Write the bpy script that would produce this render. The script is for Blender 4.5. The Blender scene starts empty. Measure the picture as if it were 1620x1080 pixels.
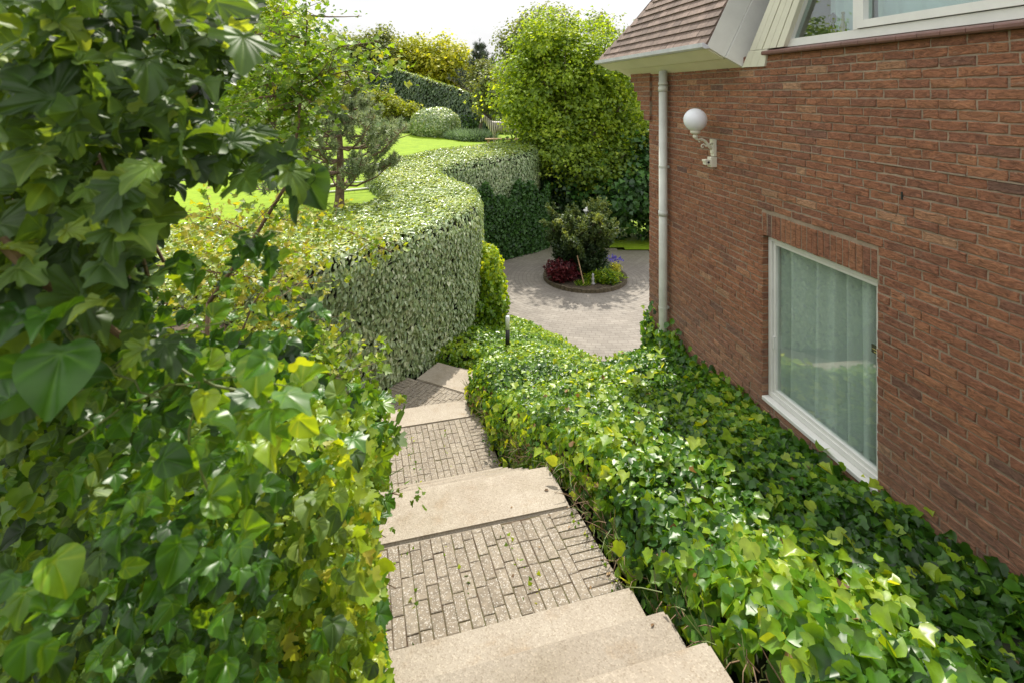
import bpy, bmesh, math, random
import numpy as np
from mathutils import Vector, Matrix, noise
R = math.radians
random.seed(7); rng = np.random.default_rng(7)
EYE = 5.2                      # camera height above the driveway
F = 860.0                      # focal length in photo pixels
scene = bpy.context.scene
col = scene.collection

# ------------------------------------------------------------------ camera
cam_d = bpy.data.cameras.new("camera"); cam = bpy.data.objects.new("camera", cam_d); col.objects.link(cam)
cam.location = (0, 0, EYE); cam.rotation_euler = (R(90), 0, 0)
cam_d.sensor_width = 36; cam_d.lens = 36 * F / 1620
cam_d.shift_y = -392 / 1620; cam_d.clip_start = .05; cam_d.clip_end = 2000
cam_d.dof.use_dof = True; cam_d.dof.focus_distance = 5.5; cam_d.dof.aperture_fstop = 4.5
scene.camera = cam
# ------------------------------------------------------------------ world + sun
SUN_EL, SUN_AZ = 54, 3        # azimuth: degrees right of straight ahead
w = bpy.data.worlds.new("World"); scene.world = w; w.use_nodes = True
nt = w.node_tree; nt.nodes.clear()
out = nt.nodes.new('ShaderNodeOutputWorld'); bg = nt.nodes.new('ShaderNodeBackground')
sky = nt.nodes.new('ShaderNodeTexSky'); sky.sky_type = 'NISHITA'; sky.sun_disc = False
sky.sun_elevation = R(SUN_EL); sky.sun_rotation = R(SUN_AZ); sky.dust_density = 3; sky.air_density = 1
bg.inputs[1].default_value = .1
mx = nt.nodes.new('ShaderNodeMixRGB'); tc = nt.nodes.new('ShaderNodeTexCoord'); nz = nt.nodes.new('ShaderNodeTexNoise')
mp = nt.nodes.new('ShaderNodeMapping'); mp.inputs['Scale'].default_value = (1, 1, 3)
nz.inputs['Scale'].default_value = 2.2; nz.inputs['Detail'].default_value = 6
rp = nt.nodes.new('ShaderNodeValToRGB'); rp.color_ramp.elements[0].position = .25; rp.color_ramp.elements[0].color = (.8, .8, .8, 1)
rp.color_ramp.elements[1].position = .5; rp.color_ramp.elements[1].color = (.97, .97, .97, 1)
nt.links.new(tc.outputs['Generated'], mp.inputs['Vector']); nt.links.new(mp.outputs[0], nz.inputs['Vector'])
nt.links.new(nz.outputs['Fac'], rp.inputs[0]); nt.links.new(rp.outputs[0], mx.inputs[0])
sx_ = nt.nodes.new('ShaderNodeSeparateXYZ'); nt.links.new(tc.outputs['Generated'], sx_.inputs[0]); er = nt.nodes.new('ShaderNodeMapRange'); nt.links.new(sx_.outputs[2], er.inputs[0])
er.inputs[1].default_value = .05; er.inputs[2].default_value = .8; er.inputs[3].default_value = 6.9; er.inputs[4].default_value = 13.5      # thin overcast, brighter towards the zenith
z3 = nt.nodes.new('ShaderNodeTexNoise'); z3.inputs['Scale'].default_value = 5; z3.inputs['Detail'].default_value = 5; nt.links.new(mp.outputs[0], z3.inputs['Vector'])
cr = nt.nodes.new('ShaderNodeMapRange'); nt.links.new(z3.outputs['Fac'], cr.inputs[0]); cr.inputs[1].default_value = .3; cr.inputs[2].default_value = .7; cr.inputs[3].default_value = .93; cr.inputs[4].default_value = 1.05
vm = nt.nodes.new('ShaderNodeMath'); vm.operation = 'MULTIPLY'; nt.links.new(er.outputs[0], vm.inputs[0]); nt.links.new(cr.outputs[0], vm.inputs[1])
cc_ = nt.nodes.new('ShaderNodeCombineXYZ'); [nt.links.new(vm.outputs[0], cc_.inputs[i]) for i in range(3)]
nt.links.new(sky.outputs[0], mx.inputs[1]); nt.links.new(cc_.outputs[0], mx.inputs[2])
nt.links.new(mx.outputs[0], bg.inputs[0]); nt.links.new(bg.outputs[0], out.inputs[0])
sl = bpy.data.lights.new("sun", 'SUN'); so = bpy.data.objects.new("sun", sl); col.objects.link(so)
sl.energy = 4.3; sl.angle = R(.6); sl.color = (1, .94, .83)
sd = Vector((math.sin(R(SUN_AZ)) * math.cos(R(SUN_EL)), math.cos(R(SUN_AZ)) * math.cos(R(SUN_EL)), math.sin(R(SUN_EL))))
so.rotation_euler = sd.to_track_quat('Z', 'Y').to_euler()
scene.view_settings.view_transform = 'Standard'; scene.view_settings.look = 'None'
scene.view_settings.exposure = 0.46; scene.view_settings.gamma = 1
scene.render.engine = 'CYCLES'

# ------------------------------------------------------------------ helpers
def P(px, py, Y):              # photo pixel + distance -> world point
    return Vector(((px - 810) / F * Y, Y, EYE - (py - 148) / F * Y))
def zD(D): return EYE - D
def thing(name, label, cat, loc=(0, 0, 0), group=None, kind=None):
    o = bpy.data.objects.new(name, None); col.objects.link(o); o.location = loc; o.empty_display_size = .1
    tag(o, label, cat, group, kind); return o
def tag(o, label=None, cat=None, group=None, kind=None):
    if label: o['label'] = label
    if cat: o['category'] = cat
    if group: o['group'] = group
    if kind: o['kind'] = kind
    return o
def link(name, me, mats=(), parent=None):
    o = bpy.data.objects.new(name, me); col.objects.link(o)
    for m in (mats if isinstance(mats, (list, tuple)) else [mats]): me.materials.append(m)
    if parent:
        o.parent = parent
        o.matrix_parent_inverse = Matrix.Translation(parent_loc(parent)).inverted()
    return o
def parent_loc(p):
    v = Vector(p.location)
    return v if not p.parent else Vector((0, 0, 0)) + v if p.type == 'EMPTY' else parent_loc(p.parent) if False else Vector((0, 0, 0))
class MB:                      # mesh collector (world coordinates)
    def __init__(s): s.v = []; s.f = []; s.m = []; s.r = []; s.sm = False
    def add(s, vs, fs, mi=0, r=None):
        b = len(s.v); s.v += [tuple(v) for v in vs]
        s.f += [tuple(b + i for i in f) for f in fs]; s.m += [mi] * len(fs)
        s.r += [random.random() if r is None else r] * len(vs)
    def box(s, c, u, v, w_, mi=0, r=None):   # centre and three half-vectors
        c, u, v, w_ = map(Vector, (c, u, v, w_))
        vs = [c + a * u + b * v + d * w_ for d in (-1, 1) for b in (-1, 1) for a in (-1, 1)]
        s.add(vs, [(0, 2, 3, 1), (4, 5, 7, 6), (0, 1, 5, 4), (2, 6, 7, 3), (0, 4, 6, 2), (1, 3, 7, 5)], mi, r)
    def tube(s, pts, rad, n=8, mi=0, cap=True):
        pts = [Vector(p) for p in pts]; rad = rad if isinstance(rad, (list, tuple)) else [rad] * len(pts)
        vs = []; prev = None
        for i, p in enumerate(pts):
            t = (pts[min(i + 1, len(pts) - 1)] - pts[max(i - 1, 0)]).normalized()
            if prev is None: a = t.orthogonal().normalized()
            else: a = (prev - t * prev.dot(t)).normalized()
            prev = a; b = t.cross(a)
            vs += [p + (a * math.cos(2 * math.pi * k / n) + b * math.sin(2 * math.pi * k / n)) * rad[i] for k in range(n)]
        fs = [(i * n + k, i * n + (k + 1) % n, (i + 1) * n + (k + 1) % n, (i + 1) * n + k) for i in range(len(pts) - 1) for k in range(n)]
        if cap: fs += [tuple(range(n))[::-1], tuple((len(pts) - 1) * n + k for k in range(n))]
        s.add(vs, fs, mi)
    def lathe(s, c, prof, n=24, mi=0, axis=None):
        c = Vector(c); vs = []
        for r_, z in prof: vs += [c + Vector((r_ * math.cos(2 * math.pi * k / n), r_ * math.sin(2 * math.pi * k / n), z)) for k in range(n)]
        fs = [(i * n + k, i * n + (k + 1) % n, (i + 1) * n + (k + 1) % n, (i + 1) * n + k) for i in range(len(prof) - 1) for k in range(n)]
        fs += [tuple(range(n))[::-1], tuple((len(prof) - 1) * n + k for k in range(n))]
        s.add(vs, fs, mi)
    def build(s, name, mats, parent=None, smooth=False):
        me = bpy.data.meshes.new(name); me.from_pydata(s.v, [], s.f); me.update()
        me.polygons.foreach_set('material_index', s.m)
        if smooth: me.polygons.foreach_set('use_smooth', [True] * len(s.f))
        a = me.attributes.new('rnd', 'FLOAT', 'POINT'); a.data.foreach_set('value', s.r)
        return link(name, me, mats, parent)
def np_mesh(name, V, T, rnd, mats, parent=None, mi=None):     # all-triangle mesh from arrays
    me = bpy.data.meshes.new(name); V = np.ascontiguousarray(V, np.float32); T = np.ascontiguousarray(T, np.int32)
    me.vertices.add(len(V)); me.vertices.foreach_set('co', V.ravel())
    me.loops.add(T.size); me.loops.foreach_set('vertex_index', T.ravel())
    me.polygons.add(len(T)); me.polygons.foreach_set('loop_start', np.arange(0, T.size, 3, dtype=np.int32))
    if mi is not None: me.polygons.foreach_set('material_index', np.ascontiguousarray(mi, np.int32))
    me.update(calc_edges=True)
    a = me.attributes.new('rnd', 'FLOAT', 'POINT'); a.data.foreach_set('value', np.ascontiguousarray(rnd, np.float32))
    return link(name, me, mats, parent)

# ------------------------------------------------------------------ materials
def mat(name):
    m = bpy.data.materials.new(name); m.use_nodes = True; n = m.node_tree; n.nodes.clear()
    o = n.nodes.new('ShaderNodeOutputMaterial'); b = n.nodes.new('ShaderNodeBsdfPrincipled'); n.links.new(b.outputs[0], o.inputs[0])
    return m, n, b, o
def plain(name, c, rough=.6, spec=.5, metal=0, var=0.0, scale=8, bump=0.0, bscale=60):
    m, n, b, o = mat(name); b.inputs['Roughness'].default_value = rough; b.inputs['Metallic'].default_value = metal
    b.inputs['Specular IOR Level'].default_value = spec; b.inputs['Base Color'].default_value = (*c, 1)
    t = n.nodes.new('ShaderNodeTexCoord')
    if var:
        z = n.nodes.new('ShaderNodeTexNoise'); z.inputs['Scale'].default_value = scale; z.inputs['Detail'].default_value = 8; z.inputs['Roughness'].default_value = .65
        n.links.new(t.outputs['Object'], z.inputs['Vector']); r = n.nodes.new('ShaderNodeValToRGB')
        r.color_ramp.elements[0].position = .3; r.color_ramp.elements[1].position = .7
        r.color_ramp.elements[0].color = (*[x * (1 - var) for x in c], 1); r.color_ramp.elements[1].color = (*[min(1, x * (1 + var)) for x in c], 1)
        n.links.new(z.outputs['Fac'], r.inputs[0]); n.links.new(r.outputs[0], b.inputs['Base Color'])
    if bump:
        z = n.nodes.new('ShaderNodeTexNoise'); z.inputs['Scale'].default_value = bscale; z.inputs['Detail'].default_value = 6
        n.links.new(t.outputs['Object'], z.inputs['Vector']); u = n.nodes.new('ShaderNodeBump'); u.inputs['Strength'].default_value = bump; u.inputs['Distance'].default_value = .01
        n.links.new(z.outputs['Fac'], u.inputs['Height']); n.links.new(u.outputs[0], b.inputs['Normal'])
    return m
def leafmat(name, cols, rough=.42, trans=.35, tcol=None, spec=.5, tint=.0):
    m, n, b, o = mat(name); a = n.nodes.new('ShaderNodeAttribute'); a.attribute_name = 'rnd'
    r = n.nodes.new('ShaderNodeValToRGB'); e = r.color_ramp.elements
    for i, c in enumerate(cols):
        p = i / (len(cols) - 1)
        if i == 0: q = e[0]
        elif i == len(cols) - 1: q = e[-1]
        else: q = e.new(p)
        q.position = p; q.color = (*c, 1)
    n.links.new(a.outputs['Fac'], r.inputs[0])
    t = n.nodes.new('ShaderNodeTexCoord'); z = n.nodes.new('ShaderNodeTexNoise'); z.inputs['Scale'].default_value = 22; z.inputs['Detail'].default_value = 3
    n.links.new(t.outputs['Object'], z.inputs['Vector'])
    hs = n.nodes.new('ShaderNodeHueSaturation'); mr = n.nodes.new('ShaderNodeMapRange'); mr.inputs[1].default_value = .3; mr.inputs[2].default_value = .7; mr.inputs[3].default_value = .75; mr.inputs[4].default_value = 1.25
    n.links.new(z.outputs['Fac'], mr.inputs[0]); n.links.new(mr.outputs[0], hs.inputs['Value']); n.links.new(r.outputs[0], hs.inputs['Color'])
    n.links.new(hs.outputs[0], b.inputs['Base Color']); b.inputs['Roughness'].default_value = rough; b.inputs['Specular IOR Level'].default_value = spec
    tr = n.nodes.new('ShaderNodeBsdfTranslucent'); mu = n.nodes.new('ShaderNodeMixRGB'); mu.blend_type = 'MULTIPLY'; mu.inputs[0].default_value = 1
    mu.inputs[2].default_value = (*(tcol or (2.2, 1.9, .6)), 1); n.links.new(hs.outputs[0], mu.inputs[1]); n.links.new(mu.outputs[0], tr.inputs[0])
    ms = n.nodes.new('ShaderNodeMixShader'); ms.inputs[0].default_value = trans
    n.links.new(b.outputs[0], ms.inputs[1]); n.links.new(tr.outputs[0], ms.inputs[2]); n.links.new(ms.outputs[0], o.inputs[0])
    return m
M = {}
M['white'] = plain('white_paint', (.72, .72, .68), .4, var=.06, scale=5, bump=.08, bscale=20)
M['cream'] = plain('cream_boards', (.66, .64, .52), .45, var=.08, scale=3)
M['soffit'] = plain('soffit_cream', (.82, .80, .62), .45, var=.05, scale=3)
M['gutter'] = plain('zinc_gutter', (.62, .63, .68), .4, metal=.0, var=.15, scale=6)
M['pipe'] = plain('pipe_grey', (.60, .62, .56), .4, var=.12, scale=5, bump=.05)
M['sill'] = plain('sill_tile', (.16, .075, .06), .4, var=.25, scale=14, bump=.2)
M['black'] = plain('black_metal', (.02, .02, .022), .45)
M['bark'] = plain('bark', (.11, .085, .06), .85, var=.5, scale=14, bump=.8, bscale=18)
M['pinebark'] = plain('pine_bark', (.17, .115, .075), .9, var=.55, scale=16, bump=1, bscale=22)
M['twig'] = plain('twig', (.17, .11, .06), .8, var=.4, scale=20)
M['twiggreen'] = plain('green_stem', (.12, .16, .035), .6, var=.3, scale=20)
M['soil'] = plain('soil', (.07, .052, .035), .95, var=.5, scale=9, bump=.8, bscale=25)
M['core'] = plain('foliage_shade_core', (.02, .024, .01), .95, var=.5, scale=7)  # added opaque filler inside foliage, blocks light; inner shade put into its colour
M['wood'] = plain('weathered_wood', (.33, .21, .11), .75, var=.3, scale=12)
M['room'] = plain('room_plaster', (.45, .45, .4), .9, var=.05)
M['leaf_ivy'] = leafmat('ivy_leaf', [(.02, .065, .010), (.035, .115, .012), (.065, .19, .014), (.13, .28, .016), (.24, .38, .03)], .36, .45, (2.9, 1.9, .5))
M['leaf_ivylight'] = leafmat('ivy_leaf_light', [(.04, .11, .012), (.09, .20, .014), (.16, .30, .016), (.25, .38, .02), (.33, .44, .05)], .34, .45, (2.6, 1.9, .5))
M['leaf_mid'] = leafmat('mid_leaf', [(.025, .055, .015), (.045, .10, .02), (.085, .165, .028), (.15, .25, .035), (.26, .36, .07)], .5, .48, (2.4, 1.9, .5))
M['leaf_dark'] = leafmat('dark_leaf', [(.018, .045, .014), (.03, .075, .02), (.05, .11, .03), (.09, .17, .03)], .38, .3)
M['leaf_maple'] = leafmat('maple_leaf', [(.07, .14, .015), (.12, .21, .018), (.17, .28, .02), (.24, .33, .022), (.34, .38, .03), (.42, .36, .04)], .5, .45, (1.5, 1.55, .5))
M['leaf_hedge'] = leafmat('silver_hedge_leaf', [(.17, .26, .11), (.26, .36, .17), (.37, .46, .25), (.50, .56, .36), (.64, .67, .48)], .30, .25, (1.5, 1.5, .5), .7)
M['leaf_hedgedark'] = leafmat('far_hedge_leaf', [(.05, .09, .04), (.08, .14, .055), (.13, .20, .08), (.22, .29, .12)], .35, .2, (1.4, 1.35, .6), .6)
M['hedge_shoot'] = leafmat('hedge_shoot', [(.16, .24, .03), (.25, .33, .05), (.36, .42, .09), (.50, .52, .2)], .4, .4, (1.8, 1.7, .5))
M['leaf_tree'] = leafmat('tree_leaf', [(.09, .16, .02), (.17, .26, .025), (.27, .38, .03), (.41, .49, .05)], .5, .5, (1.9, 1.7, .5))
M['leaf_yellow'] = leafmat('yellow_leaf', [(.20, .24, .015), (.32, .36, .02), (.45, .45, .025), (.55, .50, .04)], .5, .45, (1.7, 1.6, .6))
M['leaf_olive'] = leafmat('olive_leaf', [(.09, .13, .035), (.16, .20, .05), (.25, .28, .07)], .55, .3)
M['leaf_chestnut'] = leafmat('chestnut_leaf', [(.015, .05, .012), (.03, .09, .016), (.05, .14, .02), (.08, .19, .03)], .45, .3)
M['leaf_red'] = leafmat('red_leaf', [(.06, .015, .02), (.12, .02, .03), (.2, .04, .04)], .5, .35, (1.6, .8, .8))
M['needle'] = leafmat('pine_needle', [(.15, .21, .10), (.25, .32, .16), (.38, .43, .24)], .5, .2, (1.3, 1.3, .8))
M['needledark'] = leafmat('far_needle', [(.045, .07, .05), (.08, .11, .07), (.11, .14, .09)], .6, .15, (1.2, 1.2, .9))
M['yew'] = leafmat('yew_sprig', [(.018, .045, .014), (.04, .075, .022), (.10, .15, .035), (.28, .33, .07)], .5, .2)
M['blue'] = leafmat('blue_green_leaf', [(.14, .22, .11), (.23, .32, .17), (.33, .42, .25)], .55, .25, (1.2, 1.3, .8))
M['deadleaf'] = leafmat('dead_leaf', [(.12, .07, .03), (.24, .14, .06), (.36, .25, .12)], .7, .3, (1.3, 1, .6))
M['flower_y'] = leafmat('yellow_flower', [(.5, .5, .03), (.6, .55, .04)], .6, .3, (1, 1, 1))
M['flower_b'] = leafmat('blue_flower', [(.12, .1, .5), (.2, .16, .6)], .6, .3, (1, 1, 1))

def concrete():
    m, n, b, o = mat('aggregate_concrete'); t = n.nodes.new('ShaderNodeTexCoord')
    def nz(s, d=6, r=.6):
        z = n.nodes.new('ShaderNodeTexNoise'); z.inputs['Scale'].default_value = s; z.inputs['Detail'].default_value = d; z.inputs['Roughness'].default_value = r
        n.links.new(t.outputs['Object'], z.inputs['Vector']); return z
    def ramp(src, stops):
        r = n.nodes.new('ShaderNodeValToRGB'); e = r.color_ramp.elements
        for i, (p, c) in enumerate(stops):
            q = e[i] if i < 2 else e.new(p); q.position = p; q.color = (*c, 1)
        n.links.new(src, r.inputs[0]); return r
    a = ramp(nz(2.3).outputs['Fac'], [(.3, (.305, .262, .208)), (.7, (.38, .338, .282))])
    v = n.nodes.new('ShaderNodeTexVoronoi'); v.inputs['Scale'].default_value = 140; n.links.new(t.outputs['Object'], v.inputs['Vector'])
    vr = n.nodes.new('ShaderNodeSeparateColor'); n.links.new(v.outputs['Color'], vr.inputs[0])
    g = ramp(vr.outputs[0], [(0, (.72, .66, .58)), (.25, (.95, .93, .9)), (.8, (1.06, 1.04, 1.0)), (.97, (1.3, 1.28, 1.24))])
    mu = n.nodes.new('ShaderNodeMixRGB'); mu.blend_type = 'MULTIPLY'; mu.inputs[0].default_value = .75
    n.links.new(a.outputs[0], mu.inputs[1]); n.links.new(g.outputs[0], mu.inputs[2])
    s = ramp(nz(5, 8, .7).outputs['Fac'], [(.55, (1, 1, 1)), (.72, (.80, .70, .58))])
    m2 = n.nodes.new('ShaderNodeMixRGB'); m2.blend_type = 'MULTIPLY'; m2.inputs[0].default_value = .8
    n.links.new(mu.outputs[0], m2.inputs[1]); n.links.new(s.outputs[0], m2.inputs[2]); oi = n.nodes.new('ShaderNodeObjectInfo'); vr_ = n.nodes.new('ShaderNodeMapRange'); sr_ = n.nodes.new('ShaderNodeSeparateColor'); n.links.new(oi.outputs['Color'], sr_.inputs[0]); n.links.new(sr_.outputs[0], vr_.inputs[0]); vr_.inputs[3].default_value = 0; vr_.inputs[4].default_value = 1
    hv = n.nodes.new('ShaderNodeHueSaturation'); n.links.new(vr_.outputs[0], hv.inputs['Value']); n.links.new(m2.outputs[0], hv.inputs['Color'])
    al = ramp(nz(1.4, 10, .75).outputs['Fac'], [(.5, (1, 1, 1)), (.66, (.70, .68, .58))]); m3 = n.nodes.new('ShaderNodeMixRGB'); m3.blend_type = 'MULTIPLY'; m3.inputs[0].default_value = .55; n.links.new(hv.outputs[0], m3.inputs[1]); n.links.new(al.outputs[0], m3.inputs[2])
    n.links.new(m3.outputs[0], b.inputs['Base Color'])
    b.inputs['Roughness'].default_value = .85; u = n.nodes.new('ShaderNodeBump'); u.inputs['Strength'].default_value = .35; u.inputs['Distance'].default_value = .004
    n.links.new(v.outputs['Distance'], u.inputs['Height']); n.links.new(u.outputs[0], b.inputs['Normal'])
    return m
M['concrete'] = concrete()
def paver(name, c0, c1, c2, speck=True):
    m, n, b, o = mat(name); a = n.nodes.new('ShaderNodeAttribute'); a.attribute_name = 'rnd'
    r = n.nodes.new('ShaderNodeValToRGB'); e = r.color_ramp.elements; e[0].color = (*c0, 1); e[1].color = (*c2, 1); q = e.new(.5); q.color = (*c1, 1)
    n.links.new(a.outputs['Fac'], r.inputs[0]); t = n.nodes.new('ShaderNodeTexCoord')
    z = n.nodes.new('ShaderNodeTexNoise'); z.inputs['Scale'].default_value = 30; z.inputs['Detail'].default_value = 8; z.inputs['Roughness'].default_value = .7
    n.links.new(t.outputs['Object'], z.inputs['Vector']); mr = n.nodes.new('ShaderNodeMapRange'); mr.inputs[1].default_value = .3; mr.inputs[2].default_value = .7; mr.inputs[3].default_value = .65; mr.inputs[4].default_value = 1.3
    n.links.new(z.outputs['Fac'], mr.inputs[0]); h = n.nodes.new('ShaderNodeHueSaturation'); n.links.new(mr.outputs[0], h.inputs['Value']); n.links.new(r.outputs[0], h.inputs['Color'])
    v = n.nodes.new('ShaderNodeTexVoronoi'); v.inputs['Scale'].default_value = 170; n.links.new(t.outputs['Object'], v.inputs['Vector'])
    sp = n.nodes.new('ShaderNodeSeparateColor'); n.links.new(v.outputs['Color'], sp.inputs[0])
    g = n.nodes.new('ShaderNodeMath'); g.operation = 'GREATER_THAN'; g.inputs[1].default_value = .88; n.links.new(sp.outputs[0], g.inputs[0])
    g2 = n.nodes.new('ShaderNodeMath'); g2.operation = 'MULTIPLY'; g2.inputs[1].default_value = .38 if speck else 0; n.links.new(g.outputs[0], g2.inputs[0])
    x = n.nodes.new('ShaderNodeMixRGB'); n.links.new(g2.outputs[0], x.inputs[0]); n.links.new(h.outputs[0], x.inputs[1]); x.inputs[2].default_value = (.72, .70, .66, 1)
    n.links.new(x.outputs[0], b.inputs['Base Color']); b.inputs['Roughness'].default_value = .85
    u = n.nodes.new('ShaderNodeBump'); u.inputs['Strength'].default_value = .6; u.inputs['Distance'].default_value = .006; n.links.new(z.outputs['Fac'], u.inputs['Height']); n.links.new(u.outputs[0], b.inputs['Normal'])
    return m
M['paver'] = paver('paving_brick', (.195, .16, .118), (.222, .184, .137), (.25, .21, .158))
def joint():
    m, n, b, o = mat('joint_sand_moss'); t = n.nodes.new('ShaderNodeTexCoord'); z = n.nodes.new('ShaderNodeTexNoise'); z.inputs['Scale'].default_value = 6; z.inputs['Detail'].default_value = 6
    n.links.new(t.outputs['Object'], z.inputs['Vector']); r = n.nodes.new('ShaderNodeValToRGB'); e = r.color_ramp.elements
    e[0].position = .42; e[0].color = (.075, .05, .03, 1); e[1].position = .8; e[1].color = (.09, .10, .02, 1); n.links.new(z.outputs['Fac'], r.inputs[0]); n.links.new(r.outputs[0], b.inputs['Base Color']); b.inputs['Roughness'].default_value = 1
    return m
M['joint'] = joint()
def brick():
    m, n, b, o = mat('handmade_brick'); a = n.nodes.new('ShaderNodeAttribute'); a.attribute_name = 'rnd'
    r = n.nodes.new('ShaderNodeValToRGB'); e = r.color_ramp.elements
    st = [(0, (.16, .085, .06)), (.10, (.21, .097, .06)), (.35, (.255, .106, .058)), (.6, (.29, .122, .062)), (.85, (.33, .15, .075)), (1, (.39, .22, .125))]
    for i, (p, c) in enumerate(st):
        q = e[0] if i == 0 else e[-1] if i == len(st) - 1 else e.new(p); q.position = p; q.color = (*c, 1)
    n.links.new(a.outputs['Fac'], r.inputs[0]); t = n.nodes.new('ShaderNodeTexCoord')
    mp = n.nodes.new('ShaderNodeMapping'); mp.inputs['Scale'].default_value = (1, 1, 2.6); n.links.new(t.outputs['Object'], mp.inputs['Vector'])
    z = n.nodes.new('ShaderNodeTexNoise'); z.inputs['Scale'].default_value = 16; z.inputs['Detail'].default_value = 7; z.inputs['Roughness'].default_value = .7; z.inputs['Distortion'].default_value = 1.2
    n.links.new(mp.outputs[0], z.inputs['Vector']); mr = n.nodes.new('ShaderNodeMapRange'); mr.inputs[1].default_value = .3; mr.inputs[2].default_value = .7; mr.inputs[3].default_value = .42; mr.inputs[4].default_value = 1.5
    n.links.new(z.outputs['Fac'], mr.inputs[0]); h = n.nodes.new('ShaderNodeHueSaturation'); n.links.new(mr.outputs[0], h.inputs['Value']); n.links.new(r.outputs[0], h.inputs['Color'])
    z2 = n.nodes.new('ShaderNodeTexNoise'); z2.inputs['Scale'].default_value = 9; z2.inputs['Detail'].default_value = 9; z2.inputs['Roughness'].default_value = .75; n.links.new(mp.outputs[0], z2.inputs['Vector'])
    r2 = n.nodes.new('ShaderNodeValToRGB'); r2.color_ramp.elements[0].position = .6; r2.color_ramp.elements[0].color = (0, 0, 0, 1); r2.color_ramp.elements[1].position = .74; r2.color_ramp.elements[1].color = (.6, .6, .6, 1); n.links.new(z2.outputs['Fac'], r2.inputs[0])
    x = n.nodes.new('ShaderNodeMixRGB'); n.links.new(r2.outputs[0], x.inputs[0]); n.links.new(h.outputs[0], x.inputs[1]); x.inputs[2].default_value = (.48, .38, .28, 1)
    z5 = n.nodes.new('ShaderNodeTexNoise'); z5.inputs['Scale'].default_value = .9; z5.inputs['Detail'].default_value = 6; z5.inputs['Roughness'].default_value = .65; n.links.new(t.outputs['Object'], z5.inputs['Vector'])
    m5 = n.nodes.new('ShaderNodeMapRange'); n.links.new(z5.outputs['Fac'], m5.inputs[0]); m5.inputs[1].default_value = .3; m5.inputs[2].default_value = .7; m5.inputs[3].default_value = .8; m5.inputs[4].default_value = 1.18
    h5 = n.nodes.new('ShaderNodeHueSaturation'); n.links.new(m5.outputs[0], h5.inputs['Value']); n.links.new(x.outputs[0], h5.inputs['Color'])
    # lime bloom low on the wall, broken up by noise
    sp5 = n.nodes.new('ShaderNodeSeparateXYZ'); n.links.new(t.outputs['Object'], sp5.inputs[0]); lo5 = n.nodes.new('ShaderNodeMapRange'); n.links.new(sp5.outputs[2], lo5.inputs[0]); lo5.inputs[1].default_value = 3.3; lo5.inputs[2].default_value = 1.9; lo5.inputs[3].default_value = 0; lo5.inputs[4].default_value = .5
    mm5 = n.nodes.new('ShaderNodeMath'); mm5.operation = 'MULTIPLY'; n.links.new(lo5.outputs[0], mm5.inputs[0]); n.links.new(z2.outputs['Fac'], mm5.inputs[1])
    x5 = n.nodes.new('ShaderNodeMixRGB'); n.links.new(mm5.outputs[0], x5.inputs[0]); n.links.new(h5.outputs[0], x5.inputs[1]); x5.inputs[2].default_value = (.42, .35, .29, 1)
    n.links.new(x5.outputs[0], b.inputs['Base Color']); b.inputs['Roughness'].default_value = .85
    u = n.nodes.new('ShaderNodeBump'); u.inputs['Strength'].default_value = 1; u.inputs['Distance'].default_value = .02; n.links.new(z.outputs['Fac'], u.inputs['Height']); n.links.new(u.outputs[0], b.inputs['Normal'])
    return m
M['brick'] = brick()
M['mortar'] = plain('mortar', (.29, .225, .16), .95, var=.25, scale=9, bump=.6, bscale=80)
M['tile'] = paver('roof_tile', (.13, .092, .074), (.18, .128, .102), (.235, .17, .138), False)

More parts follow.
